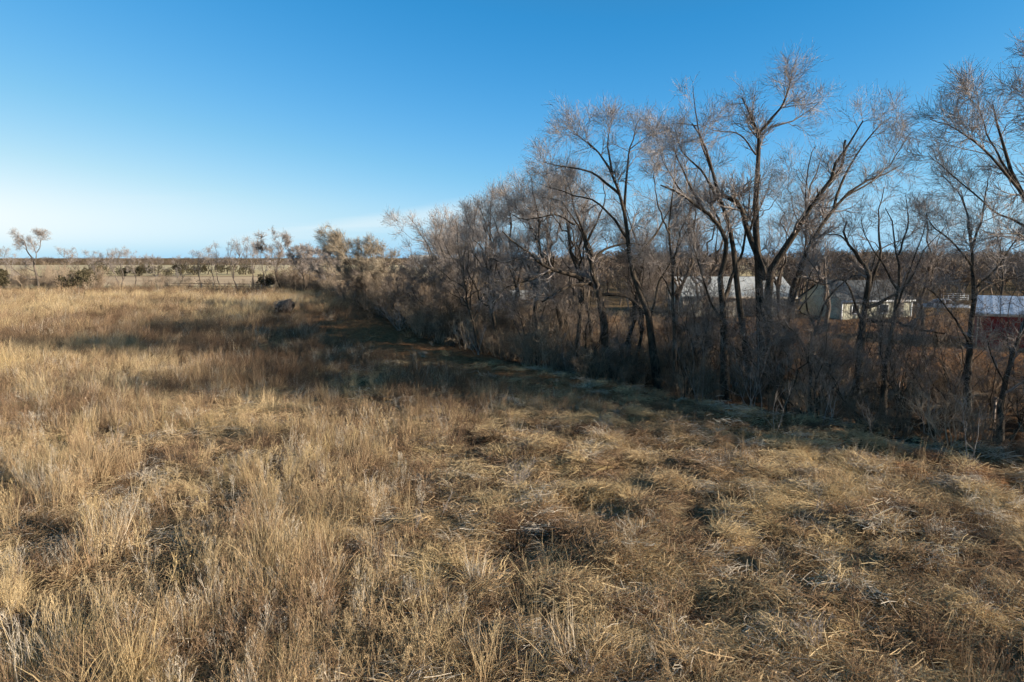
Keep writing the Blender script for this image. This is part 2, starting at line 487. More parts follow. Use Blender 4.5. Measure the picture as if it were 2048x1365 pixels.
def scatter(name, label, cat, coll, n_proto, pos, rz, tilt, scl, tint, idx=None):
    n = len(pos)
    me = bpy.data.meshes.new(name)
    me.vertices.add(n); me.vertices.foreach_set("co", np.asarray(pos, np.float32).ravel())
    if idx is None: idx = rng.integers(0, n_proto, n)
    rot = np.stack([tilt[:, 0], tilt[:, 1], rz], -1).astype(np.float32)
    a = me.attributes.new('rot', 'FLOAT_VECTOR', 'POINT'); a.data.foreach_set('vector', rot.ravel())
    a = me.attributes.new('scl', 'FLOAT_VECTOR', 'POINT'); a.data.foreach_set('vector', np.asarray(scl, np.float32).ravel())
    a = me.attributes.new('idx', 'INT', 'POINT'); a.data.foreach_set('value', np.asarray(idx, np.int32))
    a = me.attributes.new('tint', 'FLOAT', 'POINT'); a.data.foreach_set('value', np.asarray(tint, np.float32))
    o = link(name, me)
    tag(o, label, cat, kind='stuff')
    ng = bpy.data.node_groups.new(name, 'GeometryNodeTree')
    ng.interface.new_socket("Geometry", in_out='INPUT', socket_type='NodeSocketGeometry')
    ng.interface.new_socket("Geometry", in_out='OUTPUT', socket_type='NodeSocketGeometry')
    N, L = ng.nodes, ng.links
    gi, go = N.new('NodeGroupInput'), N.new('NodeGroupOutput')
    ip = N.new('GeometryNodeInstanceOnPoints')
    ci = N.new('GeometryNodeCollectionInfo')
    ci.inputs['Collection'].default_value = coll
    ci.inputs['Separate Children'].default_value = True; ci.inputs['Reset Children'].default_value = True
    def na(nm, ty):
        q = N.new('GeometryNodeInputNamedAttribute'); q.data_type = ty; q.inputs['Name'].default_value = nm
        return next(s for s in q.outputs if s.enabled and s.name == 'Attribute')
    L.new(gi.outputs[0], ip.inputs['Points']); L.new(ci.outputs[0], ip.inputs['Instance'])
    ip.inputs['Pick Instance'].default_value = True
    L.new(na('idx', 'INT'), ip.inputs['Instance Index'])
    L.new(na('rot', 'FLOAT_VECTOR'), ip.inputs['Rotation'])
    L.new(na('scl', 'FLOAT_VECTOR'), ip.inputs['Scale'])
    L.new(ip.outputs[0], go.inputs[0])
    md = o.modifiers.new(name, 'NODES'); md.node_group = ng
    return o

# ------------------------------------------------------------------ trees
def tree_parts(root, limbs, base, h, rg, n2=9, n3=7, n4=6, trop=(0, 0, .10), bark='bark', twig='twig', tw_r=0.005, spread=(0.4, 1.0), l2=0.20, l3=0.095, l4=0.05, t0=0.3):
    """limbs: list of (P (K,3), R (K,), twig weight); the first is the trunk"""
    K = 12
    crown = MB()
    for k, (P, R, tw) in enumerate(limbs):
        V, Q = tube_geo((P - base)[None], R[None], 9 if R[0] > .07 else 6)
        link('trunk' if k == 0 else 'limb', make_mesh('limb', V, [Q]), M[bark], root, True)
    LP = np.array([l[0] for l in limbs]) - base
    LR = np.array([l[1] for l in limbs]); tw = np.array([l[2] for l in limbs])
    sel = np.where(tw > 0)[0]
    if len(sel):
        reps = np.concatenate([np.repeat(s, max(1, int(round(tw[s] * 2)))) for s in sel])   # a limb's weight is how often it branches
        P2, R2 = grow(LP[reps], LR[reps], max(2, n2 // 2), (l2 * h * .55, l2 * h * 1.25), spread, 6, t0, trop, 0.17, 0.55, 0.3, tw_r * 1.8, rg, 0.75, 0.72)
        V, Q = tube_geo(P2, R2, 4); crown.add(V, Q)
        P3, R3 = grow(P2, R2, n3, (l3 * h * .5, l3 * h * 1.5), (0.35, 1.0), 4, 0.15, trop, 0.22, 0.6, 0.4, tw_r * 1.25, rg, 0.8)
        V, Q = tube_geo(P3, R3, 3); crown.add(V, Q)
        P4, R4 = grow(P3, R3, n4, (l4 * h * .6, l4 * h * 1.7), (0.3, 1.05), 3, 0.1, trop, 0.20, 0.8, 0.5, tw_r, rg, 0.8, 0.3)
        V, Q = ribbon_geo(P4, R4, rg); crown.add(V, Q)
        crown.build('crown', M[twig], root)

def px_tree(name, label, cat, base_px, limbs, seed, dscale=0.3, group=None, depth=0.0, **kw):
    """a tree whose stems are read off the photograph; every limb gets its own depth"""
    rg = np.random.default_rng(seed)
    b = ground_pt(*base_px); b = b + np.array([b[0], b[1], 0]) / np.hypot(b[0], b[1]) * depth
    b[2] = float(hz(b[0], b[1])) - 0.05
    Y0 = b[1]
    out = []; top = 0
    for j, (pts, r0, r1, tw, dd) in enumerate(limbs):
        n = len(pts); w = []
        ln = sum(math.hypot(pts[i+1][0] - pts[i][0], pts[i+1][1] - pts[i][1]) for i in range(n - 1)) * Y0 / F_PX
        d0 = 0.0; d1 = dd if dd is not None else rg.uniform(-1, 1) * dscale * ln
        for i, (x, y) in enumerate(pts):
            w.append(at(x, y, Y0 + d0 + (d1 - d0) * (i / (n - 1)) ** 1.2))
        if j == 0 or abs(pts[0][1] - base_px[1]) < 12:
            w[0] = np.array([w[0][0], w[0][1], b[2]])
        P = resample(w, 12, rg, 0.035 * min(1, ln / 6))
        if tw >= .6: P = resample(P[:11] if len(pts) > 3 else P, 12, rg)
        R = np.linspace(0, 1, 12) ** 0.8 * (r1 - r0) + r0
        if P[0][2] < b[2] + .3: R[0] *= 1.35; R[1] *= 1.08
        out.append((P, R, tw)); top = max(top, P[:, 2].max())
    root = empty(name, b, label, cat, group)
    tree_parts(root, out, b, top - b[2], rg, **kw)
    return root

def auto_limbs(b, top, hw, rg, nl=7, fork=0.35, r0=None, stems=1, flat=0.5):
    """stems and limbs that fill a crown of half width hw below top"""
    h = top[2] - b[2]
    r0 = r0 or 0.012 * h + 0.02
    K = 12; out = []
    for s in range(stems):
        off = rg.normal(size=3) * np.array([.25, .25, 0]) * (stems > 1)
        tt = top + np.array([rg.uniform(-.6, .6) * hw, rg.uniform(-.6, .6) * hw, -rg.uniform(0, .15) * h]) * (stems > 1)
        q = b + off
        mid1 = q + (tt - q) * .35 + rg.normal(size=3) * np.array([.05, .05, 0]) * h
        mid2 = q + (tt - q) * .7 + rg.normal(size=3) * np.array([.06, .06, 0]) * h
        P = resample([q, mid1, mid2, tt], K, rg, 0.008 * h)
        R = np.linspace(1, .12, K) * r0 / stems ** .5
        R[0] *= 1.3
        out.append((P, R, 0.8))
        for l in range(max(2, nl // stems)):
            i = int(np.clip((fork + (0.85 - fork) * rg.random() ** 1.3) * (K - 1), 2, K - 3))
            p = P[i]
            az = rg.uniform(0, 2 * math.pi); rad = hw * rg.uniform(.55, 1.0)
            zt = p[2] + (tt[2] - p[2]) * rg.uniform(.35, .95)
            tgt = np.array([tt[0] * .6 + p[0] * .4 + rad * math.cos(az), tt[1] * .6 + p[1] * .4 + rad * math.sin(az), zt])
            m = p + (tgt - p) * .5 + np.array([0, 0, -flat * .12 * h * rg.random()]) + rg.normal(size=3) * .02 * h
            LPp = resample([p, m, tgt], K, rg, 0.008 * h)
            out.append((LPp, np.linspace(1, .15, K) * R[i] * .7, 1.0))
    return out

def auto_tree(name, label, cat, base_px, top_px, hw_px, seed, group=None, nl=7, fork=.3, stems=1, depth=0.0, r0=None, trop=(0, 0, .3), **kw):
    rg = np.random.default_rng(seed)
    b = ground_pt(*base_px); b = b * (1 + depth / np.hypot(b[0], b[1]))
    b[2] = float(hz(b[0], b[1])) - .05
    Y0 = b[1]
    top = at(top_px[0], top_px[1], Y0); top = b + (top - b) * (.95 if Y0 < 60 else .99)
    hw = hw_px * Y0 / F_PX
    limbs = auto_limbs(b, top, hw, rg, nl, fork, r0, stems)
    kw.setdefault('tw_r', float(np.clip(0.00013 * np.hypot(b[0], b[1]), .0045, .02)))
    root = empty(name, b, label, cat, group)
    tree_parts(root, limbs, b, top[2] - b[2], rg, trop=trop, **kw)
    return root

# the row goes on past the right edge of the picture
def free_tree(label, x, y, h, hw, seed):
    rg = np.random.default_rng(seed)
    b = np.array([x, y, float(hz(x, y)) - .05]); top = b + np.array([rg.uniform(-1, 1), rg.uniform(-1, 1), h])
    root = empty('bare_tree', b, label, 'tree')
    tree_parts(root, auto_limbs(b, top, hw, rg, 14, .16, .24, 1), b, h, rg, n2=9, n3=8, n4=7, l2=.17, l3=.085, l4=.05, tw_r=.011, trop=(0, 0, .2))
for k_, (lab_, x_, y_, h_, w_) in enumerate([
    ('broad bare tree past the right edge beside the big edge tree', 24.0, 25.0, 13, 4.6), ('bare tree past the right edge in front of the red shed', 31.5, 29.5, 13, 4.8),
    ('tall bare tree past the right edge, second behind the edge tree', 31.0, 22.5, 14, 4.8), ('bare tree far past the right edge at the end of the row', 40.0, 27.0, 14, 5.0),
    ('bare tree past the right edge, nearest to the field', 24.5, 18.6, 9, 3.2), ('bushy bare tree past the right edge at the field corner', 33.0, 17.0, 11, 3.6)]):
    free_tree(lab_, x_, y_, h_, w_, 700 + k_)
# the tall many-stemmed tree in the middle of the right half
px_tree('bare_tree', 'tallest bare tree, many thick dark stems fanning up from one base', 'tree', (1522, 758), [
    ([(1522, 758), (1521, 640), (1514, 500), (1512, 400), (1518, 310), (1514, 262), (1490, 215), (1470, 155)], .26, .03, 1.3, .3),
    ([(1516, 270), (1545, 235), (1572, 195), (1588, 138)], .09, .02, 1.3, -1.0),
    ([(1540, 255), (1590, 240), (1640, 205)], .05, .015, 1.0, 1.5),
    ([(1512, 310), (1480, 270), (1440, 262), (1410, 258)], .05, .012, .9, -1.5),
    ([(1536, 757), (1535, 640), (1541, 540), (1580, 482), (1622, 408), (1656, 372), (1672, 325), (1718, 262), (1742, 182)], .26, .03, 1.2, -2.2),
    ([(1656, 372), (1684, 330), (1690, 282)], .085, .05, 0, -2.0),
    ([(1640, 400), (1634, 378)], .05, .03, 0, -1.9),
    ([(1554, 757), (1574, 640), (1601, 530), (1644, 450), (1700, 382), (1775, 345), (1840, 318)], .19, .025, 1.3, 2.4),
    ([(1668, 415), (1700, 330), (1760, 250), (1800, 230)], .075, .015, 1.3, 3.0),
    ([(1690, 395), (1760, 350), (1825, 262)], .06, .014, 1.2, 1.0),
    ([(1530, 560), (1498, 470), (1482, 420), (1468, 400)], .15, .10, .2, -.8),
    ([(1470, 402), (1440, 392), (1422, 408)], .11, .09, 0, -.8),
    ([(1505, 757), (1487, 660), (1474, 560), (1463, 480), (1448, 420), (1428, 360), (1412, 300), (1390, 255), (1372, 240)], .19, .03, .6, -1.2),
    ([(1428, 350), (1404, 290), (1392, 230), (1386, 172)], .06, .012, .15, -1.6),
    ([(1396, 252), (1360, 248), (1322, 250)], .03, .008, .1, -1.3),
    ([(1448, 420), (1400, 340), (1362, 300), (1348, 235)], .08, .015, 1.0, 1.3),
    ([(1574, 640), (1600, 560), (1612, 480), (1618, 330), (1640, 280)], .10, .015, 1.0, 3.6),
    ([(1498, 470), (1508, 430), (1520, 350)], .05, .02, .7, -1.5),
], 21, n2=9, n3=9, n4=11, l2=.155, l3=.075, l4=.036, tw_r=.0044, t0=.32)
px_tree('bare_tree', 'dark leaning tree with a long limb arching left, left of the tallest tree', 'tree', (1452, 762), [
    ([(1452, 762), (1448, 640), (1440, 560), (1452, 500), (1440, 450), (1405, 420), (1372, 398), (1330, 372), (1285, 385)], .19, .03, 1.0, -1.5),
    ([(1448, 600), (1470, 540), (1490, 480), (1500, 400), (1490, 330)], .11, .02, 1.0, 1.6),
    ([(1405, 420), (1370, 350), (1352, 310), (1345, 260)], .07, .015, 1.1, .5),
    ([(1440, 450), (1420, 390), (1420, 310)], .06, .015, .9, 1.2),
    ([(1372, 398), (1330, 330), (1320, 300)], .05, .012, 1.0, -2.0),
    ([(1450, 660), (1420, 600), (1400, 540), (1380, 470)], .08, .015, .8, -2.5),
], 22, n2=8, n3=8, n4=11, l2=.17, l3=.08, l4=.042, tw_r=.0044, t0=.28)
px_tree('bare_tree', 'tall bare tree leaning left with a separate feathery upright top', 'tree', (1318, 742), [
    ([(1318, 742), (1300, 640), (1272, 570), (1258, 500), (1250, 430), (1226, 350), (1190, 300), (1150, 255)], .22, .03, 1.2, -.8),
    ([(1253, 450), (1250, 370), (1258, 310), (1270, 265), (1285, 215)], .09, .015, .9, 1.0),
    ([(1258, 300), (1285, 280), (1304, 262)], .035, .012, 1.2, 1.2),
    ([(1226, 350), (1215, 290), (1222, 250)], .07, .015, 1.2, .6),
    ([(1240, 390), (1180, 345), (1110, 330), (1080, 325)], .08, .015, 1.2, -2.4),
    ([(1256, 480), (1200, 410), (1130, 385), (1060, 360)], .08, .015, 1.0, 1.6),
    ([(1262, 530), (1310, 470), (1340, 420), (1370, 400)], .09, .02, .8, 2.0),
    ([(1300, 640), (1320, 560), (1345, 520), (1380, 440)], .08, .02, .8, -2.0),
    ([(1190, 300), (1160, 275), (1136, 262)], .04, .012, 1.4, -1.2),
], 23, n2=9, n3=9, n4=11, l2=.165, l3=.08, l4=.04, tw_r=.0044, t0=.35)
px_tree('bare_tree', 'slim straight bare tree standing between the leaning and the tallest tree', 'tree', (1352, 768), [
    ([(1352, 768), (1347, 640), (1344, 540), (1338, 440), (1352, 340), (1348, 250)], .11, .015, 1.0, .5),
    ([(1344, 540), (1360, 470), (1390, 400)], .05, .012, .9, 1.2),
    ([(1340, 470), (1316, 410), (1306, 340)], .05, .012, .9, -1.0),
    ([(1346, 600), (1320, 540), (1300, 500)], .05, .012, .8, -1.5),
], 24, n2=8, n3=8, n4=11, l2=.15, l3=.075, l4=.038, tw_r=.0044, t0=.3)
px_tree('bare_tree', 'low dark gnarled tree with crooked limbs reaching far left', 'tree', (1222, 728), [
    ([(1222, 728), (1206, 650), (1200, 610), (1196, 575), (1186, 545), (1182, 500)], .27, .10, .3, -.5),
    ([(1196, 575), (1150, 552), (1105, 542), (1072, 522), (1060, 505), (1022, 480), (985, 440)], .15, .03, 1.1, -2.6),
    ([(1190, 568), (1140, 572), (1105, 592), (1085, 604)], .11, .05, .3, -3.2),
    ([(1186, 545), (1172, 490), (1158, 450), (1120, 405), (1060, 390)], .12, .02, 1.3, 1.0),
    ([(1184, 520), (1210, 500), (1250, 488), (1300, 492)], .10, .03, .8, 1.4),
    ([(1204, 590), (1250, 592), (1285, 620), (1300, 650)], .11, .06, .5, 1.8),
    ([(1105, 542), (1060, 560), (1010, 580), (980, 620)], .07, .02, 1.0, -3.6),
    ([(1172, 490), (1195, 440), (1210, 400), (1205, 350)], .08, .02, 1.1, 2.0),
    ([(1150, 450), (1110, 430), (1050, 440), (1010, 420)], .06, .015, 1.2, -.6),
    ([(1182, 500), (1150, 420), (1140, 380), (1130, 340)], .07, .015, 1.3, -1.5),
    ([(1072, 522), (1040, 520), (1000, 525), (960, 500)], .05, .015, 1.2, -4.0),
], 25, n2=9, n3=8, n4=8, l2=.19, l3=.09, l4=.045, tw_r=.0046, t0=.3, trop=(-.05, 0, .18))
px_tree('bare_tree', 'twin-stemmed bare tree wrapped in vines right of the tallest tree', 'tree', (1714, 778), [
    ([(1714, 778), (1722, 680), (1730, 600), (1738, 545), (1722, 520), (1700, 495), (1690, 455), (1694, 420)], .20, .03, .8, -.6),
    ([(1730, 600), (1752, 540), (1760, 480), (1758, 420), (1775, 350)], .10, .015, 1.0, .8),
    ([(1705, 500), (1680, 472), (1640, 470), (1612, 478)], .05, .012, .6, -1.0),
    ([(1735, 640), (1790, 645), (1840, 660), (1890, 668)], .10, .03, .5, -1.5),
    ([(1735, 615), (1790, 590), (1820, 560), (1850, 500), (1900, 440)], .09, .015, .9, 1.6),
    ([(1722, 640), (1690, 560), (1650, 570), (1600, 550)], .07, .015, .7, -2.0),
    ([(1740, 550), (1760, 500), (1820, 470), (1860, 400)], .05, .012, .9, 2.0),
], 26, n2=7, n3=6, n4=7, l2=.165, l3=.08, l4=.04, tw_r=.0042, t0=.3)
px_tree('bare_tree', 'thin forked bare tree in front of the small cream house', 'tree', (1768, 800), [
    ([(1768, 800), (1775, 720), (1790, 640), (1800, 560), (1792, 500), (1782, 440), (1760, 390)], .13, .015, .9, .4),
    ([(1792, 620), (1812, 560), (1840, 480), (1862, 430)], .06, .012, .8, -1.0),
    ([(1797, 510), (1815, 450), (1812, 390)], .05, .012, .9, .8),
    ([(1795, 580), (1760, 520), (1730, 470), (1720, 420)], .05, .012, .9, -1.6),
], 27, n2=8, n3=6, n4=7, l2=.16, l3=.08, l4=.045, tw_r=.0042, t0=.3)
px_tree('bare_tree', 'slender bare tree with an even fan of fine branches left of the red shed', 'tree', (1938, 812), [
    ([(1938, 812), (1938, 700), (1948, 600), (1942, 540), (1944, 470), (1930, 410), (1905, 340)], .15, .015, 1.1, .3),
    ([(1943, 500), (1965, 430), (1975, 370), (1985, 330)], .06, .012, 1.1, 1.2),
    ([(1942, 530), (1900, 480), (1862, 450), (1850, 420)], .05, .012, 1.1, -1.4),
    ([(1943, 480), (1925, 400), (1880, 345)], .05, .012, 1.1, 1.8),
    ([(1946, 580), (1990, 540), (2030, 480), (2048, 430)], .06, .012, .9, -.8),
    ([(1940, 690), (1910, 640), (1880, 600), (1850, 570)], .06, .015, .7, -1.8),
    ([(1944, 600), (1980, 570), (2030, 555), (2075, 550)], .05, .012, .8, 1.5),
], 28, n2=8, n3=8, n4=11, l2=.16, l3=.08, l4=.042, tw_r=.0042, t0=.3)
px_tree('bare_tree', 'big bare tree at the right edge whose limbs sweep in from outside the frame', 'tree', (2160, 905), [
    ([(2160, 905), (2150, 760), (2120, 600), (2085, 480), (2048, 395), (2010, 310), (1990, 230), (1985, 160)], 0.185, 0.015, 1.2, .5),
    ([(2050, 400), (2000, 330), (1950, 285), (1890, 250), (1846, 235)], 0.053, 0.009, 1.3, -.8),
    ([(2085, 480), (2020, 440), (1960, 400), (1880, 330), (1850, 300)], 0.046, 0.009, 1.1, 1.4),
    ([(2040, 380), (1990, 300), (1960, 230), (1950, 170)], 0.046, 0.009, 1.3, 1.8),
    ([(2120, 600), (2110, 450), (2080, 300), (2060, 200), (2055, 100)], 0.092, 0.011, 1.2, -.6),
    ([(2085, 320), (2120, 220), (2110, 120)], 0.040, 0.009, 1.2, -1.2),
    ([(2110, 560), (2050, 475), (1990, 470), (1950, 455)], 0.033, 0.009, .8, -1.6),
    ([(2130, 640), (2200, 500), (2240, 350), (2230, 220)], 0.086, 0.011, 1.1, 1.0),
], 29, n2=9, n3=9, n4=11, l2=.155, l3=.075, l4=.036, tw_r=.0042, t0=.28)
px_tree('bare_tree', 'short leaning trunk with a broken top near the right edge', 'tree', (2002, 850), [
    ([(2002, 850), (2005, 790), (2018, 740), (2032, 690), (2050, 640)], .12, .06, .3, .4),
    ([(2012, 770), (1985, 720), (1975, 680)], .04, .012, .9, -.6),
    ([(2030, 690), (2070, 620), (2090, 540)], .05, .012, 1.0, 1.0),
], 30, n2=8, n3=6, n4=5, l2=.25, l3=.13, l4=.08, tw_r=.0042, t0=.2)
px_tree('bare_tree', 'crooked thin tree with zigzag dark stems between two vine-wrapped trunks', 'tree', (1625, 790), [
    ([(1625, 790), (1622, 720), (1640, 640), (1660, 590), (1700, 555), (1745, 548)], .09, .02, .8, -.6),
    ([(1623, 735), (1600, 680), (1570, 650), (1520, 640)], .07, .02, .6, -1.2),
    ([(1632, 670), (1612, 600), (1625, 540), (1660, 500)], .06, .012, .9, 1.4),
    ([(1640, 640), (1600, 620), (1640, 560), (1600, 500)], .04, .012, .8, -.8),
], 31, n2=8, n3=6, n4=5, l2=.25, l3=.12, l4=.07, tw_r=.0042, t0=.2)

# thin crooked trees in the dark tangle under the tall ones: nothing tells them apart
def understory():
    protos = []
    for k in range(7):
        rg = np.random.default_rng(800 + k)
        h = rg.uniform(4.0, 7.0); b = np.zeros(3); top = np.array([rg.uniform(-1.6, 1.6), rg.uniform(-1.2, 1.2), h])
        limbs = auto_limbs(b, top, rg.uniform(1.4, 2.3), rg, 9, .15, .055, int(rg.integers(1, 4)), 1.2)
        r = empty('thin_tree', (0, 0, 0))
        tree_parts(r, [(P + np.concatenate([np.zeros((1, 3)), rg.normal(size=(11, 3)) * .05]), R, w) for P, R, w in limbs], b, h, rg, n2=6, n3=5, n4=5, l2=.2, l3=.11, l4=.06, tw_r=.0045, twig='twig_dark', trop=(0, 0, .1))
        protos.append(r)
    rg = np.random.default_rng(55)
    n = 58
    y = np.concatenate([rg.uniform(20, 38, 36), rg.uniform(33, 58, n - 36)]); s_ = rg.uniform(1.5, 11, n)
    x = np.interp(y, EY, EX) + s_ / .85
    # a few stand right between the camera and the sheds
    ex = np.array([(.26, 39), (.29, 44), (.31, 36), (.335, 41), (.36, 46), (.385, 38), (.40, 43), (.53, 34), (.56, 38), (.59, 35), (.61, 40), (.65, 33), (.70, 36), (.05, 52), (.0, 55)])
    y = np.concatenate([y, ex[:, 1]]); x = np.concatenate([x, ex[:, 0] * ex[:, 1]]); n = len(x)
    for k in range(n):
        src = protos[k % 7]
        if k < 7: r = src
        else:
            r = src.copy(); scene.collection.objects.link(r)
            for ch in src.children:
                c = ch.copy(); c.parent = r; scene.collection.objects.link(c)
        q = rg.uniform(.6, 1.2)
        r.location = (x[k], y[k], float(hz(x[k], y[k])) - .05); r.rotation_euler = (rg.normal() * .10, rg.normal() * .10, rg.uniform(0, 6.28)); r.scale = (q, q, q)
        tag(r, 'thin crooked bare tree in the dark tangle beneath the tall trees', 'tree', 'thin trees in the tangle under the row')
understory()

# trees behind and along the row, by where they stand and how far up they reach
BACK = [
    ('pale bare tree behind the tallest tree, its crown just right of it', (1640, 705), (1645, 285), 75, 41, 9, 'twig'),
    ('pale bare tree behind the slim straight tree', (1415, 700), (1400, 300), 70, 42, 8, 'twig'),
    ('fine bare tree behind the forked tree by the cream house', (1850, 700), (1845, 385), 60, 43, 7, 'twig'),
    ('bare tree behind the dark gnarled tree, crown rising above its limbs', (1130, 690), (1095, 322), 75, 44, 9, 'twig'),
    ('round bare tree at the left shoulder of the tall trees', (1030, 680), (1005, 352), 72, 45, 9, 'twig'),
    ('dense brown bare tree just left of the gnarled tree', (1000, 690), (960, 400), 70, 46, 9, 'twig'),
    ('low bushy bare tree in front of the round one', (960, 690), (930, 470), 80, 47, 9, 'twig_dark'),
    ('thin bare tree behind the red shed roof', (1990, 640), (1995, 440), 55, 48, 7, 'twig'),
    ('tall pale bare tree in the gap left of the vine-wrapped tree', (1560, 690), (1545, 330), 55, 49, 7, 'twig'),
    ('short bare tree under the feathery upright top', (1270, 720), (1300, 450), 70, 50, 8, 'twig_dark'),
    ('bare tree filling the canopy between the round tree and the gnarled one', (1075, 700), (1062, 335), 66, 52, 9, 'twig'),
    ('high bare tree behind the leaning tree, crown under its left limbs', (1150, 705), (1118, 300), 60, 53, 9, 'twig'),
    ('bare tree with a pale crown at the low end of the climbing canopy', (990, 672), (985, 372), 60, 54, 9, 'twig'),
    ('bare tree half hidden behind the leaning tree trunk', (1245, 715), (1232, 372), 60, 55, 8, 'twig'),
    ('bare tree next to the two-armed tree where the canopy starts to climb', (925, 660), (912, 432), 55, 56, 9, 'twig'),
    ('bare tree behind the slim straight tree on its right side', (1375, 712), (1372, 345), 50, 57, 8, 'twig'),
    ('bare tree behind the leaning tree with crown under its limbs', (1195, 690), (1165, 390), 70, 51, 8, 'twig'),
]
for lab, bp, tp, hw, sd, nl, tw in BACK:
    auto_tree('bare_tree', lab, 'tree', bp, tp, hw, sd, nl=nl, n2=8, n3=8, n4=7, l2=.17, l3=.085, l4=.05, twig=tw, bark='bark_pale' if 'pale' in lab else 'bark', tw_r=.005)
LEFTROW = [
    # label, base, top, half width, seed, stems, twig, trop, nl
    ('two-armed bare tree rising above the brush, just left of the tall trees', (930, 655), (872, 402), 42, 61, 2, 'twig', (-.1, 0, .35), 6),
    ('brown bare tree right behind the two-armed one', (965, 650), (930, 425), 40, 62, 1, 'twig', (-.1, 0, .3), 7),
    ('bare tree with spreading left-leaning crown past the yellowish willow', (850, 640), (818, 428), 55, 63, 2, 'twig', (-.2, 0, .3), 8),
    ('dense yellowish willow-like tree swept over to the left', (765, 622), (668, 458), 44, 64, 3, 'twig_tan', (-.45, 0, .25), 12),
    ('second yellowish tree right of the swept willow-like one', (795, 622), (735, 478), 44, 65, 3, 'twig_tan', (-.35, 0, .3), 12),
    ('bare tree with an upright fan crown near the far end of the row', (562, 583), (545, 468), 42, 66, 2, 'twig', (0, 0, .3), 8),
    ('low brown tree beside the fan-crowned one', (610, 588), (600, 488), 38, 67, 3, 'twig', (-.1, 0, .3), 9),
    ('small brown tree left of the swept yellowish tree', (650, 594), (632, 488), 36, 68, 3, 'twig', (-.15, 0, .3), 9),
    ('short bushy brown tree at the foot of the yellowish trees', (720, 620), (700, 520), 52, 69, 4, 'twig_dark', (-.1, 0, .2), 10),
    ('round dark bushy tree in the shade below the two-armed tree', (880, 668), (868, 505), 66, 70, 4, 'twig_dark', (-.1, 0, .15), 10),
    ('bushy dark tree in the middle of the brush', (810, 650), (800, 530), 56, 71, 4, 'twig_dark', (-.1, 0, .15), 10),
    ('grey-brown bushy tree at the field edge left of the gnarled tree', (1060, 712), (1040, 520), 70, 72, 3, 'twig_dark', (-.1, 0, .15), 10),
    ('tan bare tree standing behind the brush right of the willow-like trees', (885, 635), (900, 440), 44, 73, 2, 'twig', (-.1, 0, .3), 8),
]
for lab, bp, tp, hw, sd, st, tw, tr, nl in LEFTROW:
    dense = st >= 3
    auto_tree('bare_tree', lab, 'tree', bp, tp, hw, sd, nl=nl, stems=st, n2=8 if not dense else 10, n3=7, n4=6 if not dense else 7, l2=.18, l3=.10, l4=.06,
              twig=tw, trop=tr, bark='bark', fork=.18 if dense else .3)

# the split tree on the far left
px_tree('bare_tree', 'tall split bare tree on the far left with two bare arms against the sky', 'tree', (77, 581), [
    ([(77, 581), (75, 557), (70, 538), (68, 522)], 0.231, 0.150, 0, .2),
    ([(68, 522), (54, 501), (50, 483), (36, 474), (24, 460)], 0.132, 0.030, 1.7999999999999998, 1.0),
    ([(54, 501), (46, 494), (40, 490)], 0.055, 0.020, 1.2000000000000002, -1.0),
    ([(70, 530), (73, 512), (68, 497), (58, 478)], 0.110, 0.025, 1.35, -.8),
    ([(73, 506), (80, 495), (80, 476), (72, 462)], 0.094, 0.025, 1.6500000000000001, .6),
    ([(80, 486), (86, 474), (87, 470)], 0.039, 0.020, 1.35, 1.0),
    ([(75, 560), (52, 556), (30, 541), (18, 528), (8, 519)], 0.099, 0.025, 0.8999999999999999, -1.5),
    ([(72, 545), (52, 535), (56, 528)], 0.072, 0.025, 0.75, 1.2),
], 81, n2=10, n3=8, n4=7, l2=.18, l3=.09, l4=.05, tw_r=.0075, t0=.3, bark='bark_pale')
# the far field edge on the left: thin trees along the fence and hedge
FAR = [
    ('small round bare tree on the skyline right of the split tree', (128, 556), (130, 494), 20, 83, 1, 7),
    ('low faint bare tree right of the small round skyline tree', (155, 552), (152, 500), 16, 84, 1, 6),
    ('thin bare tree with white stem at the far fence, leftmost of the fence trees', (193, 578), (186, 500), 15, 85, 1, 6),
    ('bare tree leaning left at the far fence with broad crown', (237, 578), (215, 496), 20, 86, 1, 7),
    ('bare tree sharing its crown with the left-leaning fence tree', (243, 574), (245, 496), 18, 87, 1, 7),
    ('slender bare tree in front of the junipers', (270, 575), (268, 504), 16, 88, 1, 6),
    ('forked bare tree beside the dark stump bush', (317, 577), (305, 508), 16, 89, 2, 6),
    ('thin bare tree at the gap in the juniper row', (356, 577), (360, 515), 15, 90, 1, 5),
    ('small bare tree left of the round-crowned fence tree', (402, 576), (395, 502), 16, 91, 1, 6),
    ('round-crowned bare tree at the far fence', (440, 577), (430, 480), 22, 92, 2, 8),
    ('narrow bare tree right of the round-crowned fence tree', (472, 577), (468, 480), 16, 93, 1, 7),
    ('bare tree nearest the far end of the tree row', (505, 578), (508, 478), 22, 94, 2, 8),
    ('faint bare tree at the left picture edge', (12, 574), (14, 498), 20, 95, 1, 6),
    ('small bare tree between the fence and the fan-crowned tree', (532, 580), (522, 492), 18, 96, 1, 6),
]
for lab, bp, tp, hw, sd, st, nl in FAR:
    auto_tree('bare_tree', lab, 'tree', bp, tp, hw, sd, nl=nl, stems=st, n2=7, n3=6, n4=6, l2=.17, l3=.10, l4=.06, bark='bark_pale', fork=.22,
              tw_r=.0065, twig='twig')

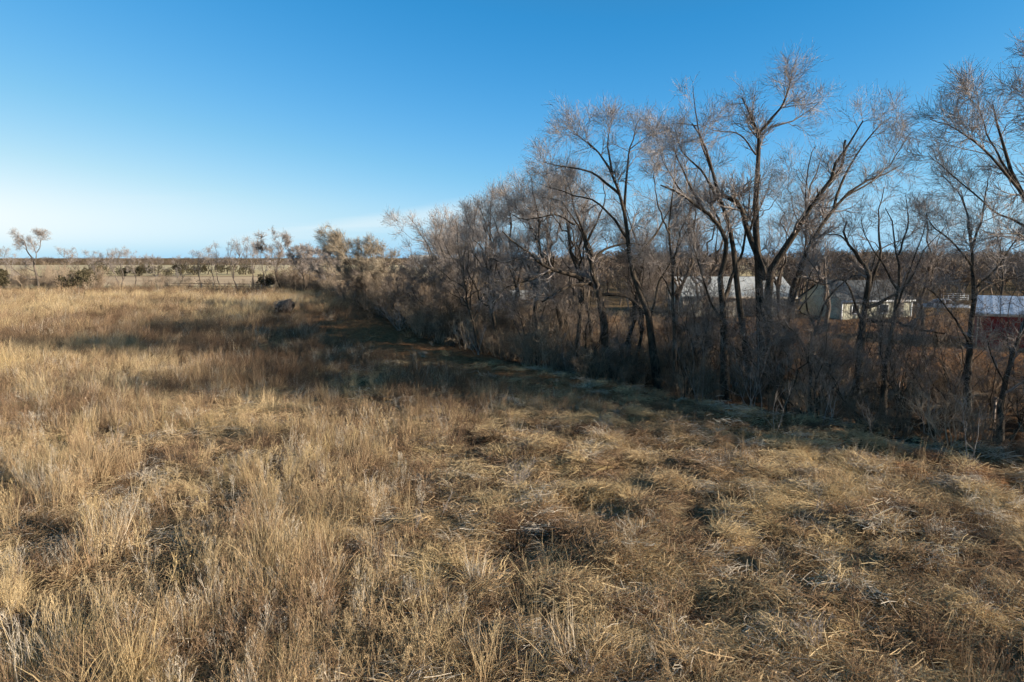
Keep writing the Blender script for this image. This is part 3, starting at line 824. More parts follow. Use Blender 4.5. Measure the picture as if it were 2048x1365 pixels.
# ------------------------------------------------------------------ junipers
M['juniper'] = noise_mat('juniper_foliage', (0.04, 0.037, 0.02), (0.12, 0.094, 0.052), 1.1, 4)
def juniper(label, base_px, w_px, h_px, seed):
    rg = np.random.default_rng(seed)
    b = ground_pt(*base_px); Y0 = b[1]; b[2] = float(hz(b[0], b[1]))
    w = 1.55 * w_px * Y0 / F_PX; h = 1.3 * h_px * Y0 / F_PX
    root = empty('juniper', b, label, 'juniper', 'junipers')
    K = 6
    P = resample([(0, 0, -.1), (.05 * w, 0, h * .4), (0, .03 * w, h * .85)], K, rg)
    V, Q = tube_geo(P[None], np.linspace(.05 * h, .01 * h, K)[None], 6)
    link('trunk', make_mesh('trunk', V, [Q]), M['bark'], root, True)
    # lobes, then sprays of small pointed leaves over and inside them
    nl = 16
    lob = np.stack([rg.uniform(-.36, .36, nl) * w, rg.uniform(-.36, .36, nl) * w, rg.uniform(.2, .72, nl) * h], -1)
    lr = rg.uniform(.13, .24, nl) * min(w, h * 1.2) * (1.1 - .45 * lob[:, 2] / h)
    n = 1500
    k = rg.integers(0, nl, n); d = norm(rg.normal(size=(n, 3)))
    c = lob[k] + d * (lr[k] * rg.uniform(.55, 1.12, n))[:, None]
    c[:, 2] = np.maximum(c[:, 2], .04 * h)
    up = norm(d + np.array([0, 0, .9]) + rg.normal(size=(n, 3)) * .4)
    L = rg.uniform(.05, .10, n) * h
    PP = np.stack([c, c + up * L[:, None] * .55, c + up * L[:, None]], 1)
    Wd = np.stack([L * .10, L * .30, L * .04], 1)
    V, Q = ribbon_geo(PP, Wd, rg)
    link('crown', make_mesh('crown', V, [Q]), M['juniper'], root)

for j, (lab, bp, w, h) in enumerate([
    ('olive green juniper, leftmost of the distant row', (204, 553), 42, 24), ('juniper second from the left in the distant row', (250, 553), 20, 18),
    ('juniper third from the left in the distant row', (279, 553), 24, 22), ('wide juniper just left of the gap in the distant row', (315, 553), 44, 20),
    ('upright juniper just right of the gap in the distant row', (361, 552), 28, 22), ('low juniper right of the upright one in the row', (388, 551), 26, 16),
    ('juniper behind the round-crowned fence tree', (416, 550), 34, 19), ('juniper near the right end of the distant row', (454, 549), 28, 17),
    ('juniper at the right end of the distant row', (491, 550), 24, 19),
    ('dark green juniper bush at the left field edge', (150, 580), 42, 34), ('dark green bush cut by the left picture edge', (2, 582), 26, 40),
    ('small dark green bush at the foot of the fan-crowned tree', (533, 579), 24, 28)]):
    juniper(lab, bp, w, h, 120 + j)

# ------------------------------------------------------------------ shrubs and undergrowth
def shrub_mesh(name, seed, h=2.0, w=1.2, stems=9, n2=7, n3=6, tw=.006, lean=(0, 0, .25)):
    rg = np.random.default_rng(seed)
    K = 6
    P = np.empty((stems, K, 3)); R = np.empty((stems, K))
    for s in range(stems):
        az = rg.uniform(0, 6.28); r = w * rg.uniform(.15, 1); z = h * rg.uniform(.6, 1)
        b = np.array([math.cos(az), math.sin(az), 0]) * rg.uniform(0, .3) * w
        tp = np.array([math.cos(az) * r, math.sin(az) * r, z]) + rg.normal(size=3) * .1
        P[s] = resample([b, b + (tp - b) * .5 + np.array([0, 0, .12 * h]), tp], K, rg, .02 * h)
        R[s] = np.linspace(1, .3, K) * rg.uniform(.008, .018)
    m = MB()
    V, Q = tube_geo(P, R, 4); m.add(V, Q)
    P2, R2 = grow(P, R, n2, (.2 * h, .5 * h), (.4, 1.1), 4, .15, lean, .22, .7, .5, tw, rg)
    V, Q = tube_geo(P2, R2, 3); m.add(V, Q)
    P3, R3 = grow(P2, R2, n3, (.08 * h, .25 * h), (.4, 1.1), 3, .1, lean, .2, .8, .5, tw * .8, rg)
    V, Q = ribbon_geo(P3, R3, rg); m.add(V, Q)
    return m.mesh(name)

shr = [shrub_mesh('brush', 200 + k, rng.uniform(1.6, 2.4), rng.uniform(1.0, 1.5), 10, 7, 6) for k in range(6)]
M['brush'] = grass_mat('brush_twig', [(0.0, (0.15, 0.106, 0.072)), (0.4, (0.28, 0.205, 0.142)), (0.7, (0.38, 0.285, 0.19)), (1.0, (0.43, 0.35, 0.275))], 0.0, (.6, 1.3))
c_shr = proto_collection('brush', shr, M['brush'])

def along_edge(n, smin, smax, t0, t1):
    """random points in the band between offsets smin and smax behind the row's edge"""
    t = t0 + (t1 - t0) * rng.random(n)
    y = t
    s = smin + (smax - smin) * rng.random(n)
    x = np.interp(y, EY, EX) + s / .85
    return x, y, s
xs, ys, sc, tn = [], [], [], []
# thick brush from the middle of the row to its far end
x, y, s = along_edge(580, .2, 8.5, 33, 134)
xs.append(x); ys.append(y); sc.append(rng.uniform(.5, 1.25, len(x)) * (1 + .75 * sstep(36, 60, y))); tn.append(rng.uniform(.0, .65, len(x)))
# lower, thinner brush in front of the yard
x, y, s = along_edge(105, .8, 8, 18, 33)
xs.append(x); ys.append(y); sc.append(.22 + .75 * rng.random(len(x)) ** 2); tn.append(rng.uniform(.0, .5, len(x)))
# a belt of brush behind, between the row and the sheds
x, y, s = along_edge(200, 8, 22, 42, 115)
xs.append(x); ys.append(y); sc.append(rng.uniform(.6, 1.2, len(x))); tn.append(rng.uniform(.2, .8, len(x)))
x, y, s = along_edge(80, 8.5, 15, 27, 50)
xs.append(x); ys.append(y); sc.append(rng.uniform(.6, 1.35, len(x))); tn.append(rng.uniform(.0, .6, len(x)))
# hedge at the far left edge of the field
n = 120
x = rng.uniform(-106, -62, n); y = rng.uniform(127, 137, n); k = x < -79
x = np.where(k, x, rng.uniform(-106, -80, n))
xs.append(x); ys.append(y); sc.append(.8 + 1.5 * rng.random(n) ** 1.6); tn.append(rng.uniform(.25, .9, n))
n = 90
xs.append(rng.uniform(-84, -46, n)); ys.append(rng.uniform(131, 137, n)); sc.append(.35 + 1.0 * rng.random(n) ** 2); tn.append(rng.uniform(.2, .8, n))
x = np.concatenate(xs); y = np.concatenate(ys); s = np.concatenate(sc); t = np.concatenate(tn)
pos = np.stack([x, y, hz(x, y) - .03], -1); n = len(x)
scatter('undergrowth', 'tangled bare brush filling the space under the tree row', 'brush', c_shr, 6, pos, rng.uniform(0, 6.28, n),
        rng.normal(size=(n, 2)) * .12, np.stack([s * rng.uniform(.8, 1.3, n), s * rng.uniform(.8, 1.3, n), s], -1), t)

# far woods that read as one mass under the horizon
def far_tree_mesh(seed):
    rg = np.random.default_rng(seed)
    b = np.zeros(3); top = np.array([0, 0, 8.0])
    limbs = auto_limbs(b, top, 3.4, rg, 7, .25, .14, 1)
    LP = np.array([l[0] for l in limbs]); LR = np.array([l[1] for l in limbs])
    m = MB(); V, Q = tube_geo(LP[:, ::2], np.maximum(LR[:, ::2], .03), 3); m.add(V, Q)
    P2, R2 = grow(LP, LR, 9, (.9, 2.2), (.4, 1.0), 3, .2, (0, 0, .3), .15, .6, .5, .035, rg)
    V, Q = ribbon_geo(P2, R2, rg); m.add(V, Q)
    P3, R3 = grow(P2, R2, 6, (.4, 1.1), (.4, 1.0), 2, .1, (0, 0, .3), .15, .8, .6, .035, rg)
    V, Q = ribbon_geo(P3, R3, rg); m.add(V, Q)
    return m.mesh('far_tree')
c_far = proto_collection('far_tree', [far_tree_mesh(300 + k) for k in range(5)], grass_mat('far_wood', [(0.0, (0.10, 0.075, 0.06)), (1.0, (0.22, 0.165, 0.12))], 0.0, (.7, 1.25)))
P_, S_, = [], []
def belt(n, x0, x1, y0, y1, h0, h1):
    x = rng.uniform(x0, x1, n); y = rng.uniform(y0, y1, n)
    P_.append(np.stack([x, y, np.zeros(n)], -1)); S_.append(rng.uniform(h0, h1, n) / 8.0)
belt(620, -620, 560, 570, 640, 4.0, 7.4)
belt(110, -300, -95, 556, 570, 2.5, 5)
belt(420, 40, 420, 300, 420, 6.5, 10.5)
belt(160, -60, 60, 330, 400, 4, 7)
belt(90, 120, 330, 210, 300, 6, 9.5)
belt(60, -420, -40, 329, 332, 1.5, 3.0)
belt(170, 30, 140, 120, 200, 4, 7.5)
n_ = len(P_)
belt(420, -12, 150, 86, 150, 4.5, 7.3)
q_ = P_[-1][:, 0] / P_[-1][:, 1]; k_ = (q_ < .315) | (q_ > .40)
P_[-1] = P_[-1][k_]; S_[-1] = S_[-1][k_]
pos = np.concatenate(P_); s = np.concatenate(S_); n = len(pos)
scatter('far_wood', 'brown bare woods massed along the horizon', 'wood', c_far, 5, pos, rng.uniform(0, 6.28, n), np.zeros((n, 2)),
        np.stack([s * 1.25, s * 1.25, s], -1), rng.random(n))

# ------------------------------------------------------------------ sheds, house, truck, fence
M['cream_metal'] = noise_mat('cream_metal', (0.42, 0.37, 0.28), (0.52, 0.465, 0.36), 1.2, 5, rough=.55, spec=.3)
M['cream_siding'] = noise_mat('cream_siding', (0.42, 0.39, 0.28), (0.52, 0.49, 0.36), 2, 5, rough=.7)
M['green_siding'] = noise_mat('green_siding', (0.40, 0.44, 0.30), (0.52, 0.55, 0.38), 2, 5, rough=.7)
M['roof_pale'] = noise_mat('roof_pale', (0.38, 0.36, 0.31), (0.52, 0.49, 0.43), .8, 5, rough=.5, spec=.3)
M['roof_dark'] = noise_mat('roof_dark', (0.05, 0.05, 0.05), (0.11, 0.11, 0.105), 4, 5)
M['roof_steel'] = noise_mat('roof_steel', (0.42, 0.45, 0.49), (0.56, 0.58, 0.62), .7, 5, rough=.38, spec=.5, metallic=.35)
M['red_metal'] = noise_mat('red_metal', (0.20, 0.026, 0.026), (0.31, 0.045, 0.04), 1.1, 5, rough=.6)
M['trim'] = noise_mat('trim_paint', (0.55, 0.45, 0.34), (0.66, 0.56, 0.44), 3, 3)
M['white'] = noise_mat('white_paint', (0.70, 0.70, 0.68), (0.80, 0.80, 0.78), 2, 3, rough=.4, spec=.5)
M['dark_door'] = noise_mat('dark_door', (0.05, 0.045, 0.04), (0.11, 0.10, 0.09), 3, 4)
M['glass'] = noise_mat('window_glass', (0.02, 0.025, 0.03), (0.04, 0.05, 0.06), 1, 2, rough=.08, spec=.6)
M['truck_paint'] = noise_mat('truck_paint', (0.55, 0.56, 0.58), (0.62, 0.63, 0.65), 1, 2, rough=.18, spec=.6)
M['tyre'] = noise_mat('tyre', (0.015, 0.015, 0.015), (0.03, 0.03, 0.03), 5, 2)
M['chrome'] = noise_mat('chrome', (0.6, 0.6, 0.6), (0.7, 0.7, 0.7), 1, 2, rough=.12, metallic=1.0)
M['rust'] = noise_mat('rusty_steel', (0.08, 0.05, 0.035), (0.17, 0.10, 0.06), 8, 5)
M['post'] = noise_mat('weathered_post', (0.16, 0.13, 0.11), (0.30, 0.25, 0.21), 6, 5, stretch=(1, 1, .2))

def ribbed_wall(m, x0, x1, y, z0, z1f, axis='x', out=-1, pitch=.45):
    """sheet with raised ribs; runs along x (or y) at a fixed y (or x); z1f(u) gives the top edge"""
    n = max(1, int(round((x1 - x0) / pitch)))
    prof = []
    for i in range(n):
        a = x0 + (x1 - x0) * i / n; p = (x1 - x0) / n
        prof += [(a, 0), (a + p * .72, 0), (a + p * .78, .012), (a + p * .92, .012), (a + p * .98, 0)]
    prof.append((x1, 0))
    V = []
    for u, o in prof:
        w = y + out * o
        V += [(u, w, z0), (u, w, z1f(u))] if axis == 'x' else [(w, u, z0), (w, u, z1f(u))]
    k = len(prof)
    m.add(V, [(2*i, 2*i+2, 2*i+3, 2*i+1) for i in range(k-1)])

def gable_building(name, label, cat, loc, rz, L, D, wall_h, ridge_h, wall_m, roof_m, group=None, over=.25, door=None, windows=(), trim=None, pitch=.45):
    """front long wall along x at y=0, depth D behind it; ridge along x"""
    root = empty(name, loc, label, cat, group); root.rotation_euler[2] = rz
    gz = lambda y: wall_h + (ridge_h - wall_h) * (1 - abs(y - D / 2) / (D / 2))
    for ax, pos_, out in (('x', 0, -1), ('x', D, 1)):
        m = MB(); ribbed_wall(m, 0, L, pos_, 0, lambda u: wall_h, 'x', out, pitch); m.build('wall', M[wall_m], root)
    for pos_, out in ((0, -1), (L, 1)):
        m = MB(); ribbed_wall(m, 0, D, pos_, 0, gz, 'y', out, pitch); m.build('wall', M[wall_m], root)
    for sgn in (0, 1):
        m = MB()
        y0 = -over if sgn == 0 else D + over
        z0 = wall_h - (ridge_h - wall_h) / (D / 2) * over
        n = max(2, int((L + 2 * over) / .6)); prof = []
        for i in range(n):
            a = -over + (L + 2 * over) * i / n; p = (L + 2 * over) / n
            prof += [(a, 0), (a + p * .8, 0), (a + p * .85, .005), (a + p * .95, .005)]
        prof.append((L + over, 0))
        V = []
        for u, o in prof: V += [(u, y0, z0 + .06 + o), (u, D / 2, ridge_h + .06 + o)]
        k = len(prof); m.add(V, [(2*i, 2*i+2, 2*i+3, 2*i+1) for i in range(k-1)])
        Vb = [(-over, y0, z0 - .02), (L + over, y0, z0 - .02), (L + over, D/2, ridge_h - .02), (-over, D/2, ridge_h - .02)]
        m.add(Vb, [(3, 2, 1, 0)])
        m.build('roof', M[roof_m], root)
    if trim:
        for y0 in (-over, D + over):
            z0 = wall_h - (ridge_h - wall_h) / (D / 2) * over
            MB().box(-over, L + over, y0 - .03, y0 + .03, z0 - .16, z0 + .04).build('eave_trim', M[trim], root)
        for x0 in (-.02, L + .02):
            MB().box(x0 - .05, x0 + .05, -.06, .05, 0, wall_h - .1).build('corner_trim', M[trim], root)
    if door:
        a, b_, h = door
        d = MB().box(a, b_, -.09, -.035, 0, h).build('door', M['dark_door'], root)
        MB().box(b_ - .18, b_ - .12, -.14, -.09, h * .45, h * .52).build('handle', M['chrome'], d)
    for a, b_, z0, z1 in windows:
        f = MB()
        f.box(a, b_, -.10, -.04, z0, z0 + .07).box(a, b_, -.10, -.04, z1 - .07, z1).box(a, a + .07, -.10, -.04, z0 + .07, z1 - .07).box(b_ - .07, b_, -.10, -.04, z0 + .07, z1 - .07)
        fo = f.build('window', M['white'], root)
        MB().box(a + .07, b_ - .07, -.07, -.05, z0 + .07, z1 - .07).build('pane', M['glass'], fo)
    return root

p = ground_pt(1366, 643, -.7); 
gable_building('metal_shed', 'long cream metal shed with pale roof behind the tallest tree', 'shed', (p[0], p[1], -.75), math.radians(-3), 11.5, 9.5, 2.75, 4.6, 'cream_metal', 'roof_pale', door=(6.4, 9.2, 2.4), trim='trim')
p = ground_pt(1733, 648, -.7)
gable_building('small_house', 'small cream-sided house with dark grey roof behind the twin-stemmed tree', 'house', (p[0] - 2.6, p[1], -.75), math.radians(14), 8.5, 6.5, 2.5, 4.3, 'cream_siding', 'roof_dark', windows=((1.1, 2.0, 1.0, 2.0), (4.4, 5.6, 1.0, 2.0)), door=(6.6, 7.5, 2.05), trim='white', pitch=.3)
p = ground_pt(1952, 694, -.7)
gable_building('red_shed', 'dark red metal shed with blue-grey steel roof at the right edge', 'shed', (p[0], p[1], -.75), math.radians(-32), 11, 6.5, 2.65, 3.75, 'red_metal', 'roof_steel', trim='trim', door=(6.0, 8.4, 2.3))
p = ground_pt(1022, 628, -.5)
gable_building('small_shed', 'small pale green shed glimpsed through the gnarled tree', 'shed', (p[0], p[1], -.6), math.radians(-4), 4.2, 3.2, 2.0, 2.7, 'green_siding', 'roof_pale', trim='white', pitch=.3)
p = ground_pt(815, 545)
gable_building('farmhouse', 'tiny white farm building on the horizon between the leaning trees', 'house', (at(818, 530, 420)[0], 420, 0), 0, 16, 10, 4.5, 7.6, 'white', 'roof_pale')

# pickup truck in the yard
def pickup(loc, rz):
    r = empty('pickup_truck', loc, 'silver pickup truck parked in the yard left of the red shed', 'truck'); r.rotation_euler[2] = rz
    side = [(-2.6, .5), (2.65, .5), (2.7, .95), (2.55, 1.08), (1.25, 1.15), (.75, 1.75), (-.55, 1.78), (-.75, 1.15), (-2.6, 1.12)]
    body = MB().prism([(a, b) for a, b in side], 'y', -.92, .92).build('body', M['truck_paint'], r)
    bv = body.modifiers.new('bevel', 'BEVEL'); bv.width = .05; bv.segments = 2
    for y in (-.935, .925):
        MB().prism([(1.08, 1.2), (.72, 1.65), (.15, 1.67), (.15, 1.2)], 'y', y, y + .01).build('side_window', M['glass'], r)
        MB().prism([(.05, 1.2), (.05, 1.67), (-.5, 1.68), (-.62, 1.2)], 'y', y, y + .01).build('side_window', M['glass'], r)
    MB().add([(1.27, -.75, 1.2), (1.27, .75, 1.2), (.80, .68, 1.7), (.80, -.68, 1.7)], [(0, 1, 2, 3)]).build('windscreen', M['glass'], r)
    for x in (-1.65, 1.7):
        for y in (-.82, .82):
            a = np.linspace(0, 2 * math.pi, 20, endpoint=False)
            def wheel(rad, w, nm, mt, par, yy):
                m = MB().prism([(x + rad * math.cos(t), .38 + rad * math.sin(t)) for t in a], 'y', yy - w, yy + w)
                return m.build(nm, mt, par)
            t = wheel(.38, .12, 'wheel', M['tyre'], r, y); wheel(.22, .015, 'rim', M['chrome'], t, y + (.12 if y > 0 else -.12))
    for y in (-.7, .7):
        MB().box(2.68, 2.72, y - .17, y + .17, .78, .95).build('headlight', M['white'], r)
    MB().box(2.66, 2.8, -.9, .9, .5, .66).build('bumper', M['chrome'], r)
p = ground_pt(1876, 640, -.7)
pickup((p[0] + 6, p[1] + 9, -.72), math.radians(-20))

# stack of metal pens seen beside the truck
def stock_panel(label, loc, rz, L=3.0, H=1.5):
    r = empty('stock_panel', loc, label, 'gate', 'stock panels in the yard'); r.rotation_euler[2] = rz
    for x in (0, L / 2, L): MB().box(x - .03, x + .03, -.03, .03, 0, H).build('post', M['white'], r)
    for k in range(5):
        z = .22 + k * (H - .26) / 4
        MB().box(.032, L - .032, -.02, .02, z - .02, z + .02).build('rail', M['white'], r)
p = ground_pt(1895, 612, -.7)
stock_panel('white pipe livestock panel beyond the truck', (p[0], p[1], -.7), .1)
stock_panel('second white livestock panel set behind the first', (p[0] + 2.2, p[1] + 5, -.7), -.2)

# pipe fence along the far field edge
def fence(label, a, b, n, h=1.25, rails=2, mt='rust'):
    r = empty('pipe_fence', (a[0], a[1], 0), label, 'fence')
    a = np.array(a); b = np.array(b)
    for k in range(n + 1):
        q = (b - a) * k / n
        MB().box(q[0] - .06, q[0] + .06, q[1] - .06, q[1] + .06, -.1, h + .05).build('post', M['post'], r)
    d = b - a
    for k in range(rails):
        z = h - k * .5
        P = np.array([[[0, -.09, z], [d[0] / 2, d[1] / 2 - .09, z], [d[0], d[1] - .09, z]]])
        V, Q = tube_geo(P, np.full((1, 3), .04), 5); link('rail', make_mesh('rail', V, [Q]), M[mt], r)
p0 = ground_pt(335, 580); p1 = ground_pt(548, 583)
fence('low dark pipe fence at the far edge of the field', p0[:2], p1[:2], 9)
def wire_fence():
    ya = np.linspace(21, 62, 15)
    xa = np.interp(ya, EY, EX) + 9.0 / .85
    r = empty('wire_fence', (xa[0], ya[0], 0), 'rusty wire fence running behind the tree row', 'fence')
    z = hz(xa, ya); P = np.stack([xa - xa[0], ya - ya[0], z], -1)
    for q in P:
        MB().box(q[0] - .035, q[0] + .035, q[1] - .035, q[1] + .035, q[2] - .1, q[2] + 1.3).build('post', M['post'], r)
    for k in range(4):
        pp = P + np.array([-.05, 0, .35 + .29 * k])
        V, Q = tube_geo(pp[None], np.full((1, len(pp)), .007), 4); link('wire', make_mesh('wire', V, [Q]), M['rust'], r)
wire_fence()

# the slumped old bale at the edge of the shade
def bale():
    rg = np.random.default_rng(77)
    b = ground_pt(573, 627)
    r = empty('hay_bale', (b[0], b[1], float(hz(b[0], b[1]))), 'weathered grey-brown slumped bale standing alone in the tall grass', 'bale')
    nu, nv = 40, 24
    u = np.linspace(0, 2 * math.pi, nu, endpoint=False); v = np.linspace(-1, 1, nv)
    V = []
    for j in v:
        rr = (1 - abs(j) ** 6) ** .5 if abs(j) < 1 else 0.0
        for a in u:
            k = .72 * rr * (1 + .12 * math.sin(3 * a + j * 2) + .08 * rg.normal() * .6)
            z = .74 + k * math.sin(a) * (.92 if math.sin(a) > 0 else 1.0)
            V.append((j * 1.0 + .10 * math.sin(a), k * math.cos(a) * 1.05, max(z, -.02)))
    idx = np.arange(nu * nv).reshape(nv, nu); nx = np.roll(idx, -1, 1)
    Q = np.stack([idx[:-1], nx[:-1], nx[1:], idx[1:]], -1).reshape(-1, 4)
    r.rotation_euler = (0, math.radians(-11), math.radians(-14)); r.scale = (.98, .95, .95)
    link('core', make_mesh('core', np.array(V), [Q]), noise_mat('old_hay', (0.035, 0.028, 0.024), (0.17, 0.13, 0.105), 5, 8, 1.0, stretch=(2, .6, .6)), r, True)
    # loose straw hanging off it
    n = 500
    a = rg.uniform(-.3, math.pi + .3, n); j = rg.uniform(-1, 1, n)
    p = np.stack([j, .74 * np.cos(a), .74 + .7 * np.sin(a)], -1)
    d = norm(np.stack([rg.normal(size=n) * .5, np.cos(a), np.sin(a) - .8], -1) + rg.normal(size=(n, 3)) * .4)
    L = rg.uniform(.1, .35, n)[:, None]
    PP = np.stack([p, p + d * L * .5, p + d * L + np.array([0, 0, -.08])], 1)
    Vv, Qq = ribbon_geo(PP, np.full((n, 3), .012), rg)
    link('loose_straw', make_mesh('loose_straw', Vv, [Qq]), M['dead_wood'], r)
bale()

# ------------------------------------------------------------------ saplings and dead shrubs that stand out one by one
def px_sapling(name, label, cat, base_px, top_px, hw_px, seed, mat='twig_grey', stems=3, group=None, n2=6, n3=4, tw=.004, r0=.014, lean=(0, 0, .35)):
    rg = np.random.default_rng(seed)
    b = ground_pt(*base_px); b[2] = float(hz(b[0], b[1]))
    Y0 = b[1]; top = at(top_px[0], top_px[1], Y0); hw = hw_px * Y0 / F_PX; h = max(.4, top[2] - b[2])
    root = empty(name, b, label, cat, group)
    K = 7; P = np.empty((stems, K, 3)); R = np.empty((stems, K))
    for s in range(stems):
        f = 0 if stems == 1 else rg.uniform(-1, 1)
        g = 0 if stems == 1 else rg.uniform(-1, 1)
        tp = (top - b) * (1 if s == 0 else rg.uniform(.55, .95)) + np.array([f * hw, g * hw, 0]) * (s > 0)
        q = rg.normal(size=3) * np.array([.04, .04, 0]) * h
        P[s] = resample([q, q + (tp - q) * .5 + rg.normal(size=3) * .03 * h, tp], K, rg, .008 * h)
        P[s, 0, 2] = -.05
        R[s] = np.linspace(1, .25, K) * r0 * rg.uniform(.7, 1)
        V, Q = tube_geo(P[s:s+1], R[s:s+1], 5)
        link('stem', make_mesh('stem', V, [Q]), M[mat], root)
    m = MB()
    P2, R2 = grow(P, R, n2, (.15 * h, .42 * h), (.35, .8), 5, .2, lean, .1, .6, .4, tw * 1.2, rg)
    V, Q = tube_geo(P2, R2, 3); m.add(V, Q)
    P3, R3 = grow(P2, R2, n3, (.06 * h, .2 * h), (.35, .8), 3, .15, lean, .12, .8, .5, tw, rg)
    V, Q = ribbon_geo(P3, R3, rg); m.add(V, Q)
    m.build('twigs', M[mat], root)

for k, a in enumerate([
    ('pale grey sapling bush with upswept stems in front of the tallest tree', (1512, 800), (1515, 630), 48, 7, 7, 5, .022),
    ('thin dead sapling leaning right at the strip of short grass', (1545, 872), (1560, 760), 30, 2, 5, 3, .012),
    ('forked pale sapling in the shade below the vine-wrapped trunks', (1652, 852), (1662, 770), 30, 3, 5, 3, .016),
    ('grey shrub fanning left at the dark ditch', (1745, 885), (1722, 790), 50, 5, 6, 4, .014),
    ('tall pale bare sapling at the ditch near the right edge', (1935, 925), (1925, 805), 34, 2, 6, 4, .016),
    ('pale brushy sapling below the slender fan-branched tree', (1945, 835), (1900, 735), 46, 4, 6, 4, .018),
    ('grey bushy shrub at the field edge by the far brush', (800, 660), (792, 596), 40, 12, 7, 6, .02),
    ('pale broken branchy shrub at the foot of the brush', (955, 705), (930, 630), 45, 6, 6, 5, .018),
    ('thin sapling among the brush at the gnarled tree', (1145, 740), (1150, 640), 30, 3, 6, 4, .016),
    ('twiggy dark sapling by the slim straight tree', (1395, 800), (1385, 640), 50, 4, 7, 5, .02),
    ('twiggy sapling in the shade left of the vine-wrapped tree', (1655, 800), (1665, 660), 40, 4, 7, 5, .02),
    ('small twiggy sapling in the yard shade left of the red shed', (1850, 830), (1850, 720), 45, 4, 6, 5, .016),
    ('brush sapling under the red shed wall', (2010, 770), (2000, 640), 55, 6, 7, 5, .018)]):
    lab, bp, tp, hw, st, n2, n3, r0 = a
    px_sapling('sapling', lab, 'sapling', bp, tp, hw, 400 + k, stems=st, n2=n2, n3=n3, r0=r0, group='saplings along the row', mat='twig_dark' if 'dark' in lab or 'brush s' in lab else 'twig_grey')
for k, a in enumerate([
    ('silver-grey dead shrub fanning right in the middle of the grass', (1015, 985), (1070, 915), 42, 14),
    ('whitish dead shrub clump at the bottom edge', (1160, 1375), (1165, 1310), 34, 14),
    ('pale leaning dead stalk left of centre', (722, 1000), (748, 940), 14, 2),
    ('forked pale dead stalk in the centre foreground', (830, 1070), (845, 1000), 18, 3),
    ('straight pale dead stalk right of the forked one', (880, 1045), (905, 985), 14, 2),
    ('pale branched dead stalk in the matted grass at right', (1628, 1050), (1640, 985), 18, 4),
    ('fan of pale dead stems low in the right foreground', (1630, 1310), (1640, 1240), 50, 12),
    ('long pale stalk leaning left at the lower left', (252, 1325), (278, 1215), 6, 1),
    ('upright straw-coloured stalk at the lower left edge', (40, 1345), (36, 1230), 5, 1),
    ('grey branched dead weed at left of the field', (232, 900), (238, 845), 26, 6),
    ('pale spike of dead weed at the centre of the field', (878, 850), (876, 800), 12, 4)]):
    lab, bp, tp, hw, st = a
    px_sapling('dead_shrub', lab, 'dead shrub', bp, tp, hw, 450 + k, stems=st, n2=5, n3=3, r0=.0075, tw=.0028, group='pale dead shrubs in the grass')

# ------------------------------------------------------------------ the grass
def blades(n, h, spread, lean, droop, width, K=4, seed=0, base=.06, flow=(0, 0), wob=.10):
    rg = np.random.default_rng(seed)
    az = rg.uniform(0, 2 * math.pi, n)
    d = np.stack([np.cos(az), np.sin(az), np.zeros(n)], -1)
    b = d * (rg.random(n) ** .5 * base)[:, None] + np.concatenate([rg.normal(size=(n, 2)) * base * .3, np.zeros((n, 1))], 1)
    ln = h * rg.uniform(.5, 1.05, n)
    ho = norm(d * spread * rg.uniform(.2, 1, (n, 1)) + np.array([flow[0], flow[1], 0]) * rg.uniform(.5, 1.3, (n, 1)) + rg.normal(size=(n, 3)) * np.array([.1, .1, 0]) + np.array([0, 0, 1.0 - lean]))
    P = np.empty((n, K, 3)); P[:, 0] = b; dd = ho.copy(); hh = norm(ho * np.array([1, 1, 0.02]))
    for k in range(1, K):
        P[:, k] = P[:, k-1] + dd * (ln / (K - 1))[:, None]
        dd = norm(dd + hh * droop * .5 + np.array([0, 0, -droop]) + rg.normal(size=(n, 3)) * wob)
    P[:, :, 2] = np.maximum(P[:, :, 2], 0.012 + 0.02 * rg.random((n, 1)))
    Wd = width * rg.uniform(.7, 1.3, (n, 1)) * np.linspace(1, .3, K)[None]
    return ribbon_geo(P, Wd, rg)

def tuft_mesh(seed, **kw):
    V, Q = blades(seed=seed, **kw); return MB().add(V, Q).mesh('tuft')

def forb_mesh(seed, h=.95, stems=5, n2=7, n3=3, spread=.35, seeds=24, r=.0036):
    """dead branching weed with seed heads"""
    rg = np.random.default_rng(seed); K = 5
    P = np.empty((stems, K, 3)); R = np.empty((stems, K))
    for s in range(stems):
        az = rg.uniform(0, 6.28); tp = np.array([math.cos(az) * spread * h * rg.random(), math.sin(az) * spread * h * rg.random(), h * rg.uniform(.7, 1.05)])
        q = rg.normal(size=3) * np.array([.05, .05, 0])
        P[s] = resample([q, q + (tp - q) * .5 + rg.normal(size=3) * .02, tp], K, rg, .01); R[s] = np.linspace(1, .4, K) * r
    m = MB(); V, Q = ribbon_geo(P, R, rg); m.add(V, Q)
    P2, R2 = grow(P, R, n2, (.14 * h, .38 * h), (.3, .75), 4, .35, (0, 0, .5), .1, .75, .5, r * .6, rg)
    V, Q = ribbon_geo(P2, R2, rg); m.add(V, Q)
    P3, R3 = grow(P2, R2, n3, (.04 * h, .12 * h), (.3, .8), 2, .2, (0, 0, .3), .1, .8, .6, r * .55, rg)
    V, Q = ribbon_geo(P3, R3, rg); m.add(V, Q)
    k = rg.integers(0, len(P3), seeds); c = P3[k, -1]
    up = norm(rg.normal(size=(seeds, 3)) + np.array([0, 0, .8])); L = rg.uniform(.012, .03, seeds)[:, None]
    PP = np.stack([c - up * L * .5, c, c + up * L * .5], 1)
    V, Q = ribbon_geo(PP, np.stack([L[:, 0] * .1, L[:, 0] * .35, L[:, 0] * .1], 1), rg); m.add(V, Q)
    return m.mesh('forb')

